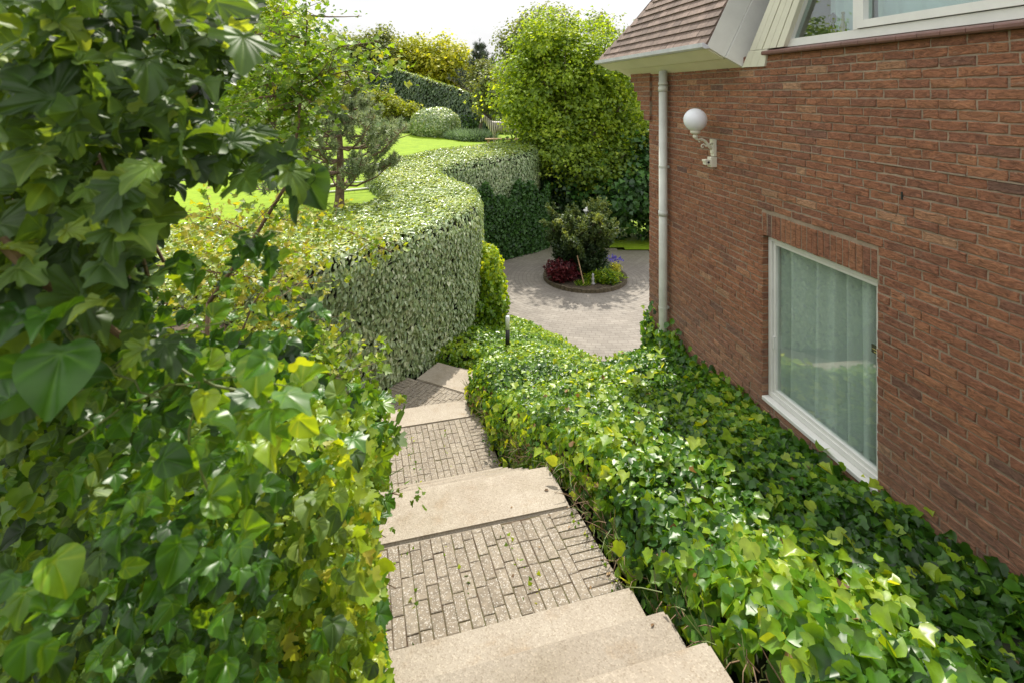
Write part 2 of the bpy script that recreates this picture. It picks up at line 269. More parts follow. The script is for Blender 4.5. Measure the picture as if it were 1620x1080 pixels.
def uvless_polar(name, cx, cy):       # driveway klinkers laid in rings round the island
    m, n, b, o = mat(name); g = n.nodes.new('ShaderNodeNewGeometry'); s = n.nodes.new('ShaderNodeSeparateXYZ'); n.links.new(g.outputs['Position'], s.inputs[0])
    def mth(op, a, b_=None, v=None):
        q = n.nodes.new('ShaderNodeMath'); q.operation = op
        for i, x in enumerate((a, b_)):
            if x is None: continue
            if isinstance(x, (int, float)): q.inputs[i].default_value = x
            else: n.links.new(x, q.inputs[i])
        return q.outputs[0]
    dx = mth('SUBTRACT', s.outputs[0], cx); dy = mth('SUBTRACT', s.outputs[1], cy)
    rr = mth('SQRT', mth('ADD', mth('MULTIPLY', dx, dx), mth('MULTIPLY', dy, dy))); an = mth('ARCTAN2', dy, dx)
    ri = mth('FLOOR', mth('DIVIDE', rr, .11)); u = mth('MULTIPLY', mth('MULTIPLY', an, ri), .11)
    c = n.nodes.new('ShaderNodeCombineXYZ'); n.links.new(u, c.inputs[0]); n.links.new(rr, c.inputs[1])
    bt = n.nodes.new('ShaderNodeTexBrick'); n.links.new(c.outputs[0], bt.inputs['Vector']); bt.inputs['Scale'].default_value = 1; bt.inputs['Brick Width'].default_value = .21
    bt.inputs['Row Height'].default_value = .11; bt.inputs['Mortar Size'].default_value = .008; bt.inputs['Color1'].default_value = (.255, .235, .21, 1); bt.inputs['Color2'].default_value = (.215, .195, .172, 1); bt.inputs['Mortar'].default_value = (.18, .16, .138, 1)
    z = n.nodes.new('ShaderNodeTexNoise'); z.inputs['Scale'].default_value = .9; z.inputs['Detail'].default_value = 9; z.inputs['Roughness'].default_value = .7; n.links.new(g.outputs['Position'], z.inputs['Vector'])
    r = n.nodes.new('ShaderNodeValToRGB'); r.color_ramp.elements[0].position = .35; r.color_ramp.elements[0].color = (.78, .76, .74, 1); r.color_ramp.elements[1].position = .65; r.color_ramp.elements[1].color = (1.15, 1.13, 1.1, 1); n.links.new(z.outputs['Fac'], r.inputs[0])
    x = n.nodes.new('ShaderNodeMixRGB'); x.blend_type = 'MULTIPLY'; x.inputs[0].default_value = 1; n.links.new(bt.outputs['Color'], x.inputs[1]); n.links.new(r.outputs[0], x.inputs[2])
    z3 = n.nodes.new('ShaderNodeTexNoise'); z3.inputs['Scale'].default_value = 14; z3.inputs['Detail'].default_value = 5; n.links.new(g.outputs['Position'], z3.inputs['Vector'])
    # moss grows where the paving meets the far beds
    far = n.nodes.new('ShaderNodeMapRange'); far.inputs[1].default_value = 16.2; far.inputs[2].default_value = 18.6; n.links.new(s.outputs[1], far.inputs[0])
    mm = mth('MULTIPLY', mth('MULTIPLY', far.outputs[0], z3.outputs['Fac']), 1.1)
    x2 = n.nodes.new('ShaderNodeMixRGB'); n.links.new(mm, x2.inputs[0]); n.links.new(x.outputs[0], x2.inputs[1]); x2.inputs[2].default_value = (.10, .11, .02, 1)
    n.links.new(x2.outputs[0], b.inputs['Base Color']); b.inputs['Roughness'].default_value = .85
    bu = n.nodes.new('ShaderNodeBump'); bu.inputs['Strength'].default_value = .5; bu.inputs['Distance'].default_value = .01; n.links.new(bt.outputs['Fac'], bu.inputs['Height']); bu.invert = True; n.links.new(bu.outputs[0], b.inputs['Normal'])
    return m
def grassmat(name, c0, c1, sc=3):
    m, n, b, o = mat(name); g = n.nodes.new('ShaderNodeNewGeometry')
    z = n.nodes.new('ShaderNodeTexNoise'); z.inputs['Scale'].default_value = sc; z.inputs['Detail'].default_value = 10; z.inputs['Roughness'].default_value = .75; n.links.new(g.outputs['Position'], z.inputs['Vector'])
    r = n.nodes.new('ShaderNodeValToRGB'); r.color_ramp.elements[0].position = .35; r.color_ramp.elements[1].position = .68; r.color_ramp.elements[0].color = (*c0, 1); r.color_ramp.elements[1].color = (*c1, 1)
    n.links.new(z.outputs['Fac'], r.inputs[0]); n.links.new(r.outputs[0], b.inputs['Base Color']); b.inputs['Roughness'].default_value = .8; b.inputs['Specular IOR Level'].default_value = .2
    u = n.nodes.new('ShaderNodeBump'); u.inputs['Strength'].default_value = .6; u.inputs['Distance'].default_value = .03; n.links.new(z.outputs['Fac'], u.inputs['Height']); n.links.new(u.outputs[0], b.inputs['Normal'])
    return m
M['grass'] = grassmat('lawn_grass', (.15, .25, .010), (.25, .36, .016))
M['rough'] = grassmat('rough_ground', (.07, .10, .02), (.14, .17, .04), 1.2)

# ------------------------------------------------------------------ leaf templates (outline fan around a centre; tip towards +y)
def fan(out, c=(0, .45, .0), fold=.12):
    v = [c] + [(x, y, abs(x) * fold * 2 - (max(0, y - .5) ** 2) * .25) for x, y in out]
    v[0] = (c[0], c[1], -.03)
    n = len(out); return np.array(v), np.array([(0, 1 + i, 1 + (i + 1) % n) for i in range(n)])
T_IVY = fan([(0, .06), (.2, -.08), (.44, .08), (.43, .28), (.60, .46), (.40, .58), (.22, .76), (0, 1.0), (-.22, .76), (-.40, .58), (-.60, .46), (-.43, .28), (-.44, .08), (-.2, -.08)], (0, .35, 0), .2)
T_IVY3 = fan([(0, .06), (.24, -.06), (.46, .1), (.56, .36), (.62, .56), (.34, .56), (.18, .74), (0, .96), (-.18, .74), (-.34, .56), (-.62, .56), (-.56, .36), (-.46, .1), (-.24, -.06)], (0, .3, 0), .24)
T_HEART = fan([(0, .04), (.2, -.06), (.42, .08), (.5, .32), (.38, .6), (.15, .86), (0, 1), (-.15, .86), (-.38, .6), (-.5, .32), (-.42, .08), (-.2, -.06)], (0, .35, 0))
T_MAPLE = fan([(0, .02), (.14, -.02), (.36, -.04), (.34, .14), (.66, .26), (.62, .38), (.68, .5), (.42, .48), (.30, .5), (.36, .72), (.24, .74), (.14, .9), (0, 1), (-.14, .9), (-.24, .74), (-.36, .72), (-.30, .5), (-.42, .48), (-.68, .5), (-.62, .38), (-.66, .26), (-.34, .14), (-.36, -.04), (-.14, -.02)], (0, .35, 0))
T_OVAL = (np.array([(0, 0, 0), (.24, .3, .07), (.2, .68, .05), (0, 1, -.1), (-.2, .68, .05), (-.24, .3, .07), (0, .45, -.02)]), np.array([(6, 0, 1), (6, 1, 2), (6, 2, 3), (6, 3, 4), (6, 4, 5), (6, 5, 0)]))
T_QUAD = (np.array([(0, 0, 0), (.36, .45, .08), (0, 1, -.05), (-.36, .45, .08)]), np.array([(0, 1, 2), (0, 2, 3)]))
T_LEAF3 = (np.array([(0, 0, 0), (.5, .3, .1), (.25, .6, 0), (0, 1, -.1), (-.25, .6, 0), (-.5, .3, .1)]), np.array([(0, 1, 2), (0, 2, 3), (0, 3, 4), (0, 4, 5)]))
T_BLADE = (np.array([(-.04, 0, 0), (.04, 0, 0), (0, 1, 0)]), np.array([(0, 1, 2)]))
def nrm(a): return a / np.maximum(np.linalg.norm(a, axis=1, keepdims=True), 1e-9)
class Leaves:
    def __init__(s): s.V = []; s.T = []; s.R = []; s.M = []; s.n = 0
    def put(s, Pn, N, T, S, tm, mi=0, rnd=None, width=1.0):
        n = len(Pn)
        if n == 0: return s
        tv, tf = tm[:2]; N = nrm(N); T = nrm(T - N * (T * N).sum(1, keepdims=True)); X = np.cross(T, N)
        S = np.asarray(S).reshape(-1, 1) * np.ones((n, 1))
        cz = rng.uniform(.3, 2.0, (n, 1, 1)); wx = rng.uniform(.8, 1.15, (n, 1, 1)) * width
        V = Pn[:, None] + S[:, None] * (tv[None, :, 0:1] * wx * X[:, None] + tv[None, :, 1:2] * T[:, None] + tv[None, :, 2:3] * cz * N[:, None])
        k = len(tv); F_ = tf[None] + (np.arange(n) * k)[:, None, None] + s.n
        r = rng.random(n) if rnd is None else rnd
        s.V.append(V.reshape(-1, 3)); s.T.append(F_.reshape(-1, 3)); s.R.append(np.clip(np.repeat(np.clip(r, 0, 1), k) + (np.tile(tm[2], n) if len(tm) > 2 else 0), 0, 1)); s.M.append(np.full(n * len(tf), mi)); s.n += n * k
        return s
    def raw(s, V, T, mi=0, r=.5):
        V = np.asarray(V, float); T = np.asarray(T); s.V.append(V); s.T.append(T + s.n); s.R.append(np.full(len(V), r)); s.M.append(np.full(len(T), mi)); s.n += len(V); return s
    def build(s, name, mats, parent=None, smooth=False):
        o = np_mesh(name, np.concatenate(s.V), np.concatenate(s.T), np.concatenate(s.R), mats, parent, np.concatenate(s.M))
        if smooth: o.data.polygons.foreach_set('use_smooth', [True] * len(o.data.polygons))
        return o
def hires(out, tips, c=(0, .12), fold=.16, R_=(.18, .42, .7, 1.0)):
    o = [np.array(p, float) for p in out]; q = []
    for i in range(len(o)): a, b = o[i], o[(i + 1) % len(o)]; q += [a * .78 + b * .22, a * .5 + b * .5, a * .22 + b * .78]
    q = np.array(q); m = len(q); tv = [int(np.argmin(np.hypot(*(q - np.array(t)).T))) for t in tips]
    V = [(c[0], c[1], -.02)]; Dn = [.3]
    dist = np.array([min(min(abs(i - t), m - abs(i - t)) for t in tv) for i in range(m)])
    for r_ in R_:
        for i, p in enumerate(q):
            x, y = c[0] + (p[0] - c[0]) * r_, c[1] + (p[1] - c[1]) * r_
            z = abs(x) * fold * 1.6 - max(0, y - .45) ** 2 * .5 + (.035 * min(dist[i], 3) / 3 * (1 - abs(r_ - .6))) - .05 * r_ ** 3 * (1 - min(dist[i], 3) / 3) + .02 * math.sin(i * 1.3) * r_ ** 2
            V.append((x, y, z)); Dn.append(.30 * (1.1 - r_ * .7) if dist[i] == 0 else 0)
    T = [(0, 1 + i, 1 + (i + 1) % m) for i in range(m)]
    for k in range(len(R_) - 1):
        for i in range(m):
            a, b, c_, d = 1 + k * m + i, 1 + k * m + (i + 1) % m, 1 + (k + 1) * m + (i + 1) % m, 1 + (k + 1) * m + i; T += [(a, d, c_), (a, c_, b)]
    return np.array(V), np.array(T), np.array(Dn)
H_IVY = hires([(0, .05), (.22, -.1), (.45, .12), (.36, .3), (.58, .48), (.30, .55), (.16, .72), (0, 1.0), (-.16, .72), (-.30, .55), (-.58, .48), (-.36, .3), (-.45, .12), (-.22, -.1)], [(0, 1), (.58, .48), (-.58, .48), (.45, .1), (-.45, .1)])
H_HEART = hires([(0, .04), (.2, -.06), (.42, .08), (.5, .32), (.38, .6), (.15, .86), (0, 1), (-.15, .86), (-.38, .6), (-.5, .32), (-.42, .08), (-.2, -.06)], [(0, 1), (.45, .5), (-.45, .5), (.44, .1), (-.44, .1)], fold=.25)
H_MAPLE = hires([(0, .02), (.14, -.02), (.36, -.04), (.34, .14), (.66, .26), (.62, .38), (.68, .5), (.42, .48), (.24, .46), (.36, .72), (.22, .74), (.14, .9), (0, 1), (-.14, .9), (-.22, .74), (-.36, .72), (-.24, .46), (-.42, .48), (-.68, .5), (-.62, .38), (-.66, .26), (-.34, .14), (-.36, -.04), (-.14, -.02)], [(0, 1), (.66, .4), (-.66, .4), (.35, 0), (-.35, 0)], fold=.1)
def rv(n, s=1.0): return rng.normal(0, s, (n, 3))
def nz2(Pn, sc, off=0): return np.array([noise.noise(Vector((p[0] * sc + off, p[1] * sc, p[2] * sc))) for p in Pn])

# ------------------------------------------------------------------ polygon-footprint foliage (hedges, ivy)
def inpoly(x, y, poly):
    c = np.zeros(len(x), bool); n = len(poly)
    for i in range(n):
        x1, y1 = poly[i]; x2, y2 = poly[(i + 1) % n]
        if y1 == y2: continue
        c ^= ((y1 > y) != (y2 > y)) & (x < (x2 - x1) * (y - y1) / (y2 - y1) + x1)
    return c
def edist(x, y, poly, skip=()):
    d = np.full(len(x), 1e9); nx = np.zeros(len(x)); ny = np.zeros(len(x)); n = len(poly)
    for i in range(n):
        if i in skip: continue
        x1, y1 = poly[i]; x2, y2 = poly[(i + 1) % n]; ex, ey = x2 - x1, y2 - y1; L = ex * ex + ey * ey
        t = np.clip(((x - x1) * ex + (y - y1) * ey) / L, 0, 1); qx, qy = x1 + t * ex, y1 + t * ey
        dd = np.hypot(x - qx, y - qy); k = dd < d; d[k] = dd[k]; m = np.maximum(dd, 1e-6); nx[k] = ((qx - x) / m)[k]; ny[k] = ((qy - y) / m)[k]
    return d, nx, ny
def smooth_poly(p, it=2):
    p = [tuple(q) for q in p]
    for _ in range(it):
        r = []
        for i in range(len(p)):
            a, b = p[i], p[(i + 1) % len(p)]
            r += [(a[0] * .75 + b[0] * .25, a[1] * .75 + b[1] * .25), (a[0] * .25 + b[0] * .75, a[1] * .25 + b[1] * .75)]
        p = r
    return p
def hedge_points(poly, top, bot, dens, rad=.25, skip=(), lump=.05, lsc=1.1, depth=.06, side=1.0):
    xs = [p[0] for p in poly]; ys = [p[1] for p in poly]
    A = (max(xs) - min(xs)) * (max(ys) - min(ys)); n = int(A * dens)
    x = rng.uniform(min(xs), max(xs), n); y = rng.uniform(min(ys), max(ys), n); k = inpoly(x, y, poly); x, y = x[k], y[k]
    d, nx, ny = edist(x, y, poly, skip); q = np.clip(d / rad, 0, 1)
    z = top(x, y) - rad * (1 - np.sqrt(1 - (1 - q) ** 2))
    N = np.stack([nx * (1 - q), ny * (1 - q), q * .9 + .12], 1)
    Pt = np.stack([x, y, z], 1)
    PS = []; NS = []
    m = len(poly)
    for i in range(m):
        if i in skip: continue
        (x1, y1), (x2, y2) = poly[i], poly[(i + 1) % m]; L = math.hypot(x2 - x1, y2 - y1)
        zt = float(top(np.array([x1]), np.array([y1]))[0]); zb = float(bot(np.array([x1]), np.array([y1]))[0]); H = max(zt - rad * .8 - zb, 0); c = int(L * H * dens * side)
        if c == 0: continue
        t = rng.random(c); xx = x1 + (x2 - x1) * t; yy = y1 + (y2 - y1) * t; zz = bot(xx, yy) + rng.random(c) * np.maximum(top(xx, yy) - rad * .8 - bot(xx, yy), 0)
        ax, ay = (y2 - y1) / L, -(x2 - x1) / L
        cx = (x1 + x2) / 2 + ax * .02; cy = (y1 + y2) / 2 + ay * .02
        if inpoly(np.array([cx]), np.array([cy]), poly)[0]: ax, ay = -ax, -ay
        PS.append(np.stack([xx, yy, zz], 1)); NS.append(np.tile([ax, ay, .1], (c, 1)))
    if PS: Pt = np.concatenate([Pt] + PS); N = np.concatenate([N] + NS)
    N = nrm(N); b = nz2(Pt, lsc) * lump + nz2(Pt, lsc * 4, 9) * lump * .5 - rng.random(len(Pt)) * depth
    return Pt + N * b[:, None], N
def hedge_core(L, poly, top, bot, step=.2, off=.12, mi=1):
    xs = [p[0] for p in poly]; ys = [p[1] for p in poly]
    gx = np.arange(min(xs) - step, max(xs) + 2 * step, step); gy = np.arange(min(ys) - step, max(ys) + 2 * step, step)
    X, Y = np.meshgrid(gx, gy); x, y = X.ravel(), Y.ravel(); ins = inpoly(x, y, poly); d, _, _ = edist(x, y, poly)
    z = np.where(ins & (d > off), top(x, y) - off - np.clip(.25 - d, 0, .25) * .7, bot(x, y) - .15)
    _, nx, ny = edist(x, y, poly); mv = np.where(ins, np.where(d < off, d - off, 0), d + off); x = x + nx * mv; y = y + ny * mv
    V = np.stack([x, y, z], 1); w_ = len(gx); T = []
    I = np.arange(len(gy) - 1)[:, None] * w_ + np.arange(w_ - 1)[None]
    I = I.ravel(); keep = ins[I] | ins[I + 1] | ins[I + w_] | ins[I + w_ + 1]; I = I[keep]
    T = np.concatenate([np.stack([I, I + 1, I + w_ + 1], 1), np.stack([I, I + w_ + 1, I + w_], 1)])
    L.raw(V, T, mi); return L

# ------------------------------------------------------------------ terrain
S_DIR = Vector((-.267, .964, 0)); T_DIR = Vector((.964, .267, 0))     # down the stairs / across them
RX = lambda Y: .439 - .277 * (Y - 3.974)                                # right edge of the stairs
def stairD(Y):                                                          # depth of the stairs below the eye against distance
    return np.interp(Y, [-1, 2.0, 3.1, 4.43, 6.15, 7.5, 8.0, 9.2, 12.5], [.8, 2.3, 2.93, 3.05, 4.2, 4.27, 4.55, 4.65, 5.2])
HEDGE = smooth_poly([(-7.6, 3.8), (-4.6, 5.6), (-2.97, 7.1), (-2.41, 7.75), (-1.72, 8.7), (-1.03, 9.8), (-.6, 11.25), (-.7, 12.9), (-1.4, 14.2), (-2.0, 15.1), (-1.3, 16.3), (-.2, 17.3), (.95, 18.2),
                     (1.0, 20.2), (.25, 20.9), (-1.14, 19.6), (-3.46, 17.5), (-4.4, 15.9), (-3.5, 13.6), (-2.95, 12.6), (-3.2, 11.1), (-4.7, 9.9), (-9.0, 8.6), (-9.5, 5.5)], 2)
def htop(x, y): return zD(np.interp(y, [5, 13, 15.5, 18.4, 22], [2.28, 2.22, 2.1, 1.82, 1.72]))
def lawnD(x, y):
    x = np.asarray(x, float); y = np.asarray(y, float)
    up = np.clip((-x - 3) / 6, 0, 1) * np.clip((y - 18) / 14, 0, 1)
    hill = np.clip((y - 33.5) / 12, 0, 1.5) * np.clip((-x + 1) / 10, 0, 2.4) * 2.0
    return 2.52 - .42 * up - hill
def grid_mesh(name, x0, x1, y0, y1, st, zf, keep, m, label=None):
    gx = np.arange(x0, x1 + st / 2, st); gy = np.arange(y0, y1 + st / 2, st); X, Y = np.meshgrid(gx, gy); x, y = X.ravel(), Y.ravel()
    V = np.stack([x, y, zf(x, y)], 1); w_ = len(gx); I = (np.arange(len(gy) - 1)[:, None] * w_ + np.arange(w_ - 1)[None]).ravel()
    k = keep(x, y); I = I[k[I] & k[I + 1] & k[I + w_] & k[I + w_ + 1]]
    T = np.concatenate([np.stack([I, I + 1, I + w_ + 1], 1), np.stack([I, I + w_ + 1, I + w_], 1)])
    o = np_mesh(name, V, T, np.full(len(V), .5), m); o.data.polygons.foreach_set('use_smooth', [True] * len(T)); tag(o, label, None, None, 'structure'); return o
g = MB(); g.add([(-900, -60, -.06), (900, -60, -.06), (900, 1500, -.06), (-900, 1500, -.06)], [(0, 1, 2, 3)]); tag(g.build('ground', M['rough']), kind='structure')
grid_mesh('driveway', -1.5, 14, 8.5, 18.8, .25, lambda x, y: np.zeros_like(x), lambda x, y: (y < 18.85 + .0 * x - np.clip(x - 1.5, 0, 9) * .28) & (y > 8), uvless_polar('driveway_klinkers', 2.05, 15.3))
grid_mesh('verge_lawn', 1.0, 12, 15.5, 22, .25, lambda x, y: np.full_like(x, .03), lambda x, y: (y > 18.6 - np.clip(x - 1.5, 0, 9) * .28) & (x > 1.0), M['grass'])
grid_mesh('lawn', -60, 3.5, 6, 34, .5, lambda x, y: zD(lawnD(x, y)), lambda x, y: ((x < -3.8) & (y > 7.5) | (x < -2.4) & (y > 10.9) | (y > 16.5) & (x < -2) | (y > 19.5)) , M['grass'])
grid_mesh('dune_hill', -90, 6, 33.5, 95, 1, lambda x, y: zD(lawnD(x, y)) - .0, lambda x, y: x < 5, M['rough'])
def bankz(x, y):
    st = stairD(y); st = np.where(x > RX(y) + .1, st + .4, st)
    left = np.clip((RX(y) - 1.75 - x) / 1.6, 0, 1); up = 2.6
    D = st * (1 - left) + np.minimum(st, up) * left
    onst = (x < RX(y) + .05) & (x > RX(y) - 1.75) & (y < 9.5)
    D = D + np.where(onst, .3, .06)
    return zD(np.minimum(D, 5.24))
grid_mesh('garden_bank', -9.5, 3.2, -1.5, 13.2, .15, bankz, lambda x, y: (x < 3.35 - .2 * y) & ((y < 8.4) | (x < 1.6 - (y - 9) * .45)) & ((x < -.9 + 0 * y) | (y < 13.2)), M['soil'])

# ------------------------------------------------------------------ staircase
def stair_pt(Yr, side=0.0):           # point on the right edge at distance Yr, moved `side` metres left across the stairs
    return Vector((RX(Yr), Yr, 0)) - T_DIR * side
stairs = thing('garden_staircase', 'outdoor staircase of pale concrete treads and brick landings running down beside the ivy hedge', 'staircase', (0, 5, zD(3.5)))
W = 1.72
def slab(name, Y0, Y1, D, th=.16, Wd=W, o=None, jit=0, s0=0.0):
    A = stair_pt(Y0, s0); B = stair_pt(Y1, s0); bm = bmesh.new(); z = zD(D)
    c = [A, A - T_DIR * Wd, B - T_DIR * Wd, B]
    lo = [bm.verts.new((p.x, p.y, z - th)) for p in c]; hi = [bm.verts.new((p.x, p.y, z + (jit if i in (1, 2) else 0))) for i, p in enumerate(c)]
    bm.faces.new(hi[::-1]); bm.faces.new(lo)
    for i in range(4): bm.faces.new((lo[i], lo[(i + 1) % 4], hi[(i + 1) % 4], hi[i]))
    bmesh.ops.recalc_face_normals(bm, faces=bm.faces)
    bmesh.ops.bevel(bm, geom=bm.edges[:], offset=.02, segments=3, affect='EDGES')
    me = bpy.data.meshes.new(name); bm.to_mesh(me); bm.free(); return link(name, me, M['concrete'], stairs)
def pave(name, O, ux, uy, nx_, ny_, w=.068, l=.21, D0=0, slope=0, border=True, clip=None):
    """bricks running along uy; O = near right corner, ux points left"""
    mb = MB(); L = ny_ * l
    wid = nx_ * w
    c = O + ux * wid / 2 + uy * L / 2
    def zz(a): return zD(D0 + slope * a)
    def br(a0, a1, b0, b1):
        g_ = .0029; tz = random.uniform(-.0015, .0015); e = .0035
        a0 += g_; a1 -= g_; b0 += g_ + random.uniform(0, .003); b1 -= g_
        j = lambda: random.uniform(-.0022, .0022)
        lowz = -.05; pts = []
        for (dz, ins) in ((lowz, 0), (-.003, 0), (0, e)):
            for (a, b) in ((a0 + ins, b0 + ins), (a1 - ins, b0 + ins), (a1 - ins, b1 - ins), (a0 + ins, b1 - ins)):
                p = O + ux * (a + j()) + uy * (b + j()); pts.append((p.x, p.y, zz(b) + dz + (tz if dz > lowz else 0)))
        fs = [(0, 1, 5, 4), (1, 2, 6, 5), (2, 3, 7, 6), (3, 0, 4, 7), (4, 5, 9, 8), (5, 6, 10, 9), (6, 7, 11, 10), (7, 4, 8, 11), (8, 9, 10, 11)]
        if clip and not clip(O + ux * (a0 + a1) / 2 + uy * (b0 + b1) / 2): return
        mb.add(pts, fs, 0)
    st = l if border else 0
    if border:
        k = int(L / w)
        for i in range(k):
            bb = L / k; br(0, l, i * bb, (i + 1) * bb); br(wid - l, wid, i * bb, (i + 1) * bb)
    ncol = int((wid - 2 * st) / w)
    cw = (wid - 2 * st) / ncol
    for i in range(ncol):
        off = random.choice((0, .33, .5, .66)) * l + (i % 2) * l * .3; b = -(off % l)
        while b < L:
            b0, b1 = max(b, 0), min(b + l, L)
            if b1 - b0 > .03: br(st + i * cw, st + (i + 1) * cw, b0, b1)
            b += l
    A, B, C_, D_ = O, O + ux * wid, O + ux * wid + uy * L, O + uy * L
    mb.add([(A.x, A.y, zz(0) - .006), (B.x, B.y, zz(0) - .006), (C_.x, C_.y, zz(L) - .006), (D_.x, D_.y, zz(L) - .006)], [(0, 1, 2, 3)], 1)
    return mb.build(name, [M['paver'], M['joint']], stairs)
# treads coming down towards the first landing (near end)
for i, D in enumerate((1.95, 2.11, 2.27, 2.44, 2.60, 2.765)):
    yB = 3.075 - (5 - i) * .318; o_ = slab('tread', yB - .34, yB, D, s0=(-.02, .01, 0, -.015, .0, .02)[i]); o_.color = ((.9, .97, .86, .98, .84, .95)[i],) * 3 + (1,)
O1 = stair_pt(3.09, -.0)
pave('brick_landing', O1 - T_DIR * .0, -T_DIR, S_DIR, 25, 1, l=.21, D0=2.935, slope=.06) if False else None
def landing(Y0, Y1, D0, sl, extra=0):
    A = stair_pt(Y0, -.03); L = (Y1 - Y0) / S_DIR.y
    n = L / .21; O = Vector((A.x, A.y, 0))
    return pave('brick_landing', O, -T_DIR, S_DIR, 25, n, D0=D0, slope=sl)
landing(3.09, 3.985, 2.93, .11)
slab('landing_slab', 3.99, 4.45, 3.03, th=.19, jit=.012, s0=0)
for i in range(6):
    y0 = 4.45 + i * .243; o_ = slab('tread', y0 + .004, y0 + .25, 3.05 + .165 * (i + 1), s0=(0, .01, -.01, .015, 0, -.01)[i]); o_.color = ((.88, 1, .86, .98, .87, .96)[i],) * 3 + (1,)
landing(5.93, 7.17, 4.17, .06)
slab('landing_slab', 7.18, 7.60, 4.25, jit=.006)
slab('tread', 7.6, 7.86, 4.41, s0=.01)
# third landing turns right
e3 = Vector((.887, -.461, 0)).normalized(); f3 = Vector((.461, .887, 0)).normalized()    # across / down the lower flight
c3 = Vector((-1.55, 8.72, 0))
pave('brick_landing', c3 + e3 * 1.5 - f3 * 1.9, -e3, f3, 25, 1.9 / .21, D0=4.56, slope=.01, border=True, clip=lambda p: p.y > 7.88 - .277 * (RX(p.y) - p.x) and p.y > 7.2)
def slab3(name, a0, a1, D, w0=0.0, w1=1.72):
    bm = bmesh.new(); z = zD(D); c = [c3 + e3 * w0 + f3 * a0, c3 + e3 * w1 + f3 * a0, c3 + e3 * w1 + f3 * a1, c3 + e3 * w0 + f3 * a1]
    lo = [bm.verts.new((p.x, p.y, z - .17)) for p in c]; hi = [bm.verts.new((p.x, p.y, z)) for p in c]; bm.faces.new(hi); bm.faces.new(lo[::-1])
    for i in range(4): bm.faces.new((lo[i], lo[(i + 1) % 4], hi[(i + 1) % 4], hi[i]))
    bmesh.ops.recalc_face_normals(bm, faces=bm.faces); bmesh.ops.bevel(bm, geom=bm.edges[:], offset=.012, segments=2, affect='EDGES')
    me = bpy.data.meshes.new(name); bm.to_mesh(me); bm.free(); return link(name, me, M['concrete'], stairs)
slab3('landing_slab', .01, .62, 4.57, .0, 1.62)
for i in range(4): slab3('tread', .62 + i * .28, .9 + i * .28, 4.72 + i * .14, .25, 1.75)

# ------------------------------------------------------------------ house
HD = Vector((-.1939, .9810, 0)); HP = Vector((.9810, .1939, 0)); WPD = 3.139
def H(s, h, o=0.0): # s along wall, h above eye, o metres out of the wall towards the garden
    p = HP * (WPD - o) + HD * s; return Vector((p.x, p.y, EYE + h))
def wallpix(px, py, o=0.0):
    u = (px - 810) / F; a = WPD - o
    s = (a * .9810 - u * a * .1939) / (u * .9810 + .1939); Z = a * .1939 + s * .9810; return s, (148 - py) / F * Z
house = thing('brick_house', 'two storey red brick house with white eaves and steep brown tiled roof on the right', 'house', H(3, -5.2))
S0, S1 = -1.2, 6.63
win = (3.13, 4.34, -2.72, -1.26)            # s0 s1 h0 h1
UP = .335
mb = MB(); CH = .0625; BL = .22
def put_brick(mb, s0, s1, h0, h1, o=0.0, dep=.03, r=None, n=5):
    js = lambda a: random.uniform(-a, a)
    r = random.random() if r is None else r
    if random.random() < .72: r = .25 + .55 * r
    pr = random.uniform(-.003, .004)
    per = []
    for k in range(n): per.append((s0 + (s1 - s0) * k / n, h0))
    for k in range(2): per.append((s1, h0 + (h1 - h0) * k / 2))
    for k in range(n): per.append((s1 + (s0 - s1) * k / n, h1))
    for k in range(2): per.append((s0, h1 + (h0 - h1) * k / 2))
    N = len(per); cs, ch = (s0 + s1) / 2, (h0 + h1) / 2; rings = []
    sh_ = (js(.002), js(.0016)); jt = [(sh_[0] + js(.0035), sh_[1] + js(.0032)) for _ in per]
    for (dp, ins, jj) in ((-dep, 0, .5), (-.004, 0, 1), (0, .005, 1)):
        for i, (a, b) in enumerate(per):
            aa = a + (ins if a < cs - 1e-4 else -ins if a > cs + 1e-4 else 0) * (1 if abs(a - cs) > abs(s1 - s0) * .4 else 0) + jt[i][0] * jj
            bb = b + (ins * .8 if b < ch - 1e-4 else -ins * .8 if b > ch + 1e-4 else 0) + jt[i][1] * jj
            rings.append(H(aa, bb, o + dp + (pr + js(.0012) if dp == 0 else pr if dp > -.02 else 0)))
    fs = []
    for q in range(2): fs += [(q * N + i, q * N + (i + 1) % N, (q + 1) * N + (i + 1) % N, (q + 1) * N + i) for i in range(N)]
    fs.append(tuple(2 * N + i for i in range(N))); mb.add(rings, fs, 0, r)
j = .010
nc = int((UP + 5.2) / CH)
for c in range(nc + 1):
    h1 = UP - c * CH; h0 = h1 - CH + j; 
    if h1 < -5.2: break
    s = S0 - (c % 2) * BL / 2 - (BL * .25 if c % 4 > 1 else 0)
    while s < S1:
        a, b = s, s + BL - j; s += BL
        a = max(a, S0); b = min(b, S1)
        if b - a < .04: continue
        if random.random() < .04 and b - a > .2:
            segs = [(a, (a + b) / 2 - j / 2), ((a + b) / 2 + j / 2, b)]
        else: segs = [(a, b)]
        for a, b in segs:
            hm = (h0 + h1) / 2
            top = win[3] + .2
            if win[2] - .0 < h1 - .01 and hm < top:
                if hm < win[3]: lo_, hi_ = win[0], win[1]
                else: lo_, hi_ = win[0] - .0, win[1] + .0
                if b > lo_ and a < hi_:
                    if a < lo_ - .014: put_brick(mb, a, lo_ - (0 if hm < win[3] else j), h0, h1)
                    if b > hi_ + .014: put_brick(mb, hi_ + (0 if hm < win[3] else j), b, h0, h1)
                    continue
            put_brick(mb, a, b, h0, h1)
# soldier course over the window
k = 20; ws = (win[1] - win[0]) / k
for i in range(k): put_brick(mb, win[0] + i * ws + .004, win[0] + (i + 1) * ws - .004, win[3], win[3] + .195, 0, .03, None, 2)
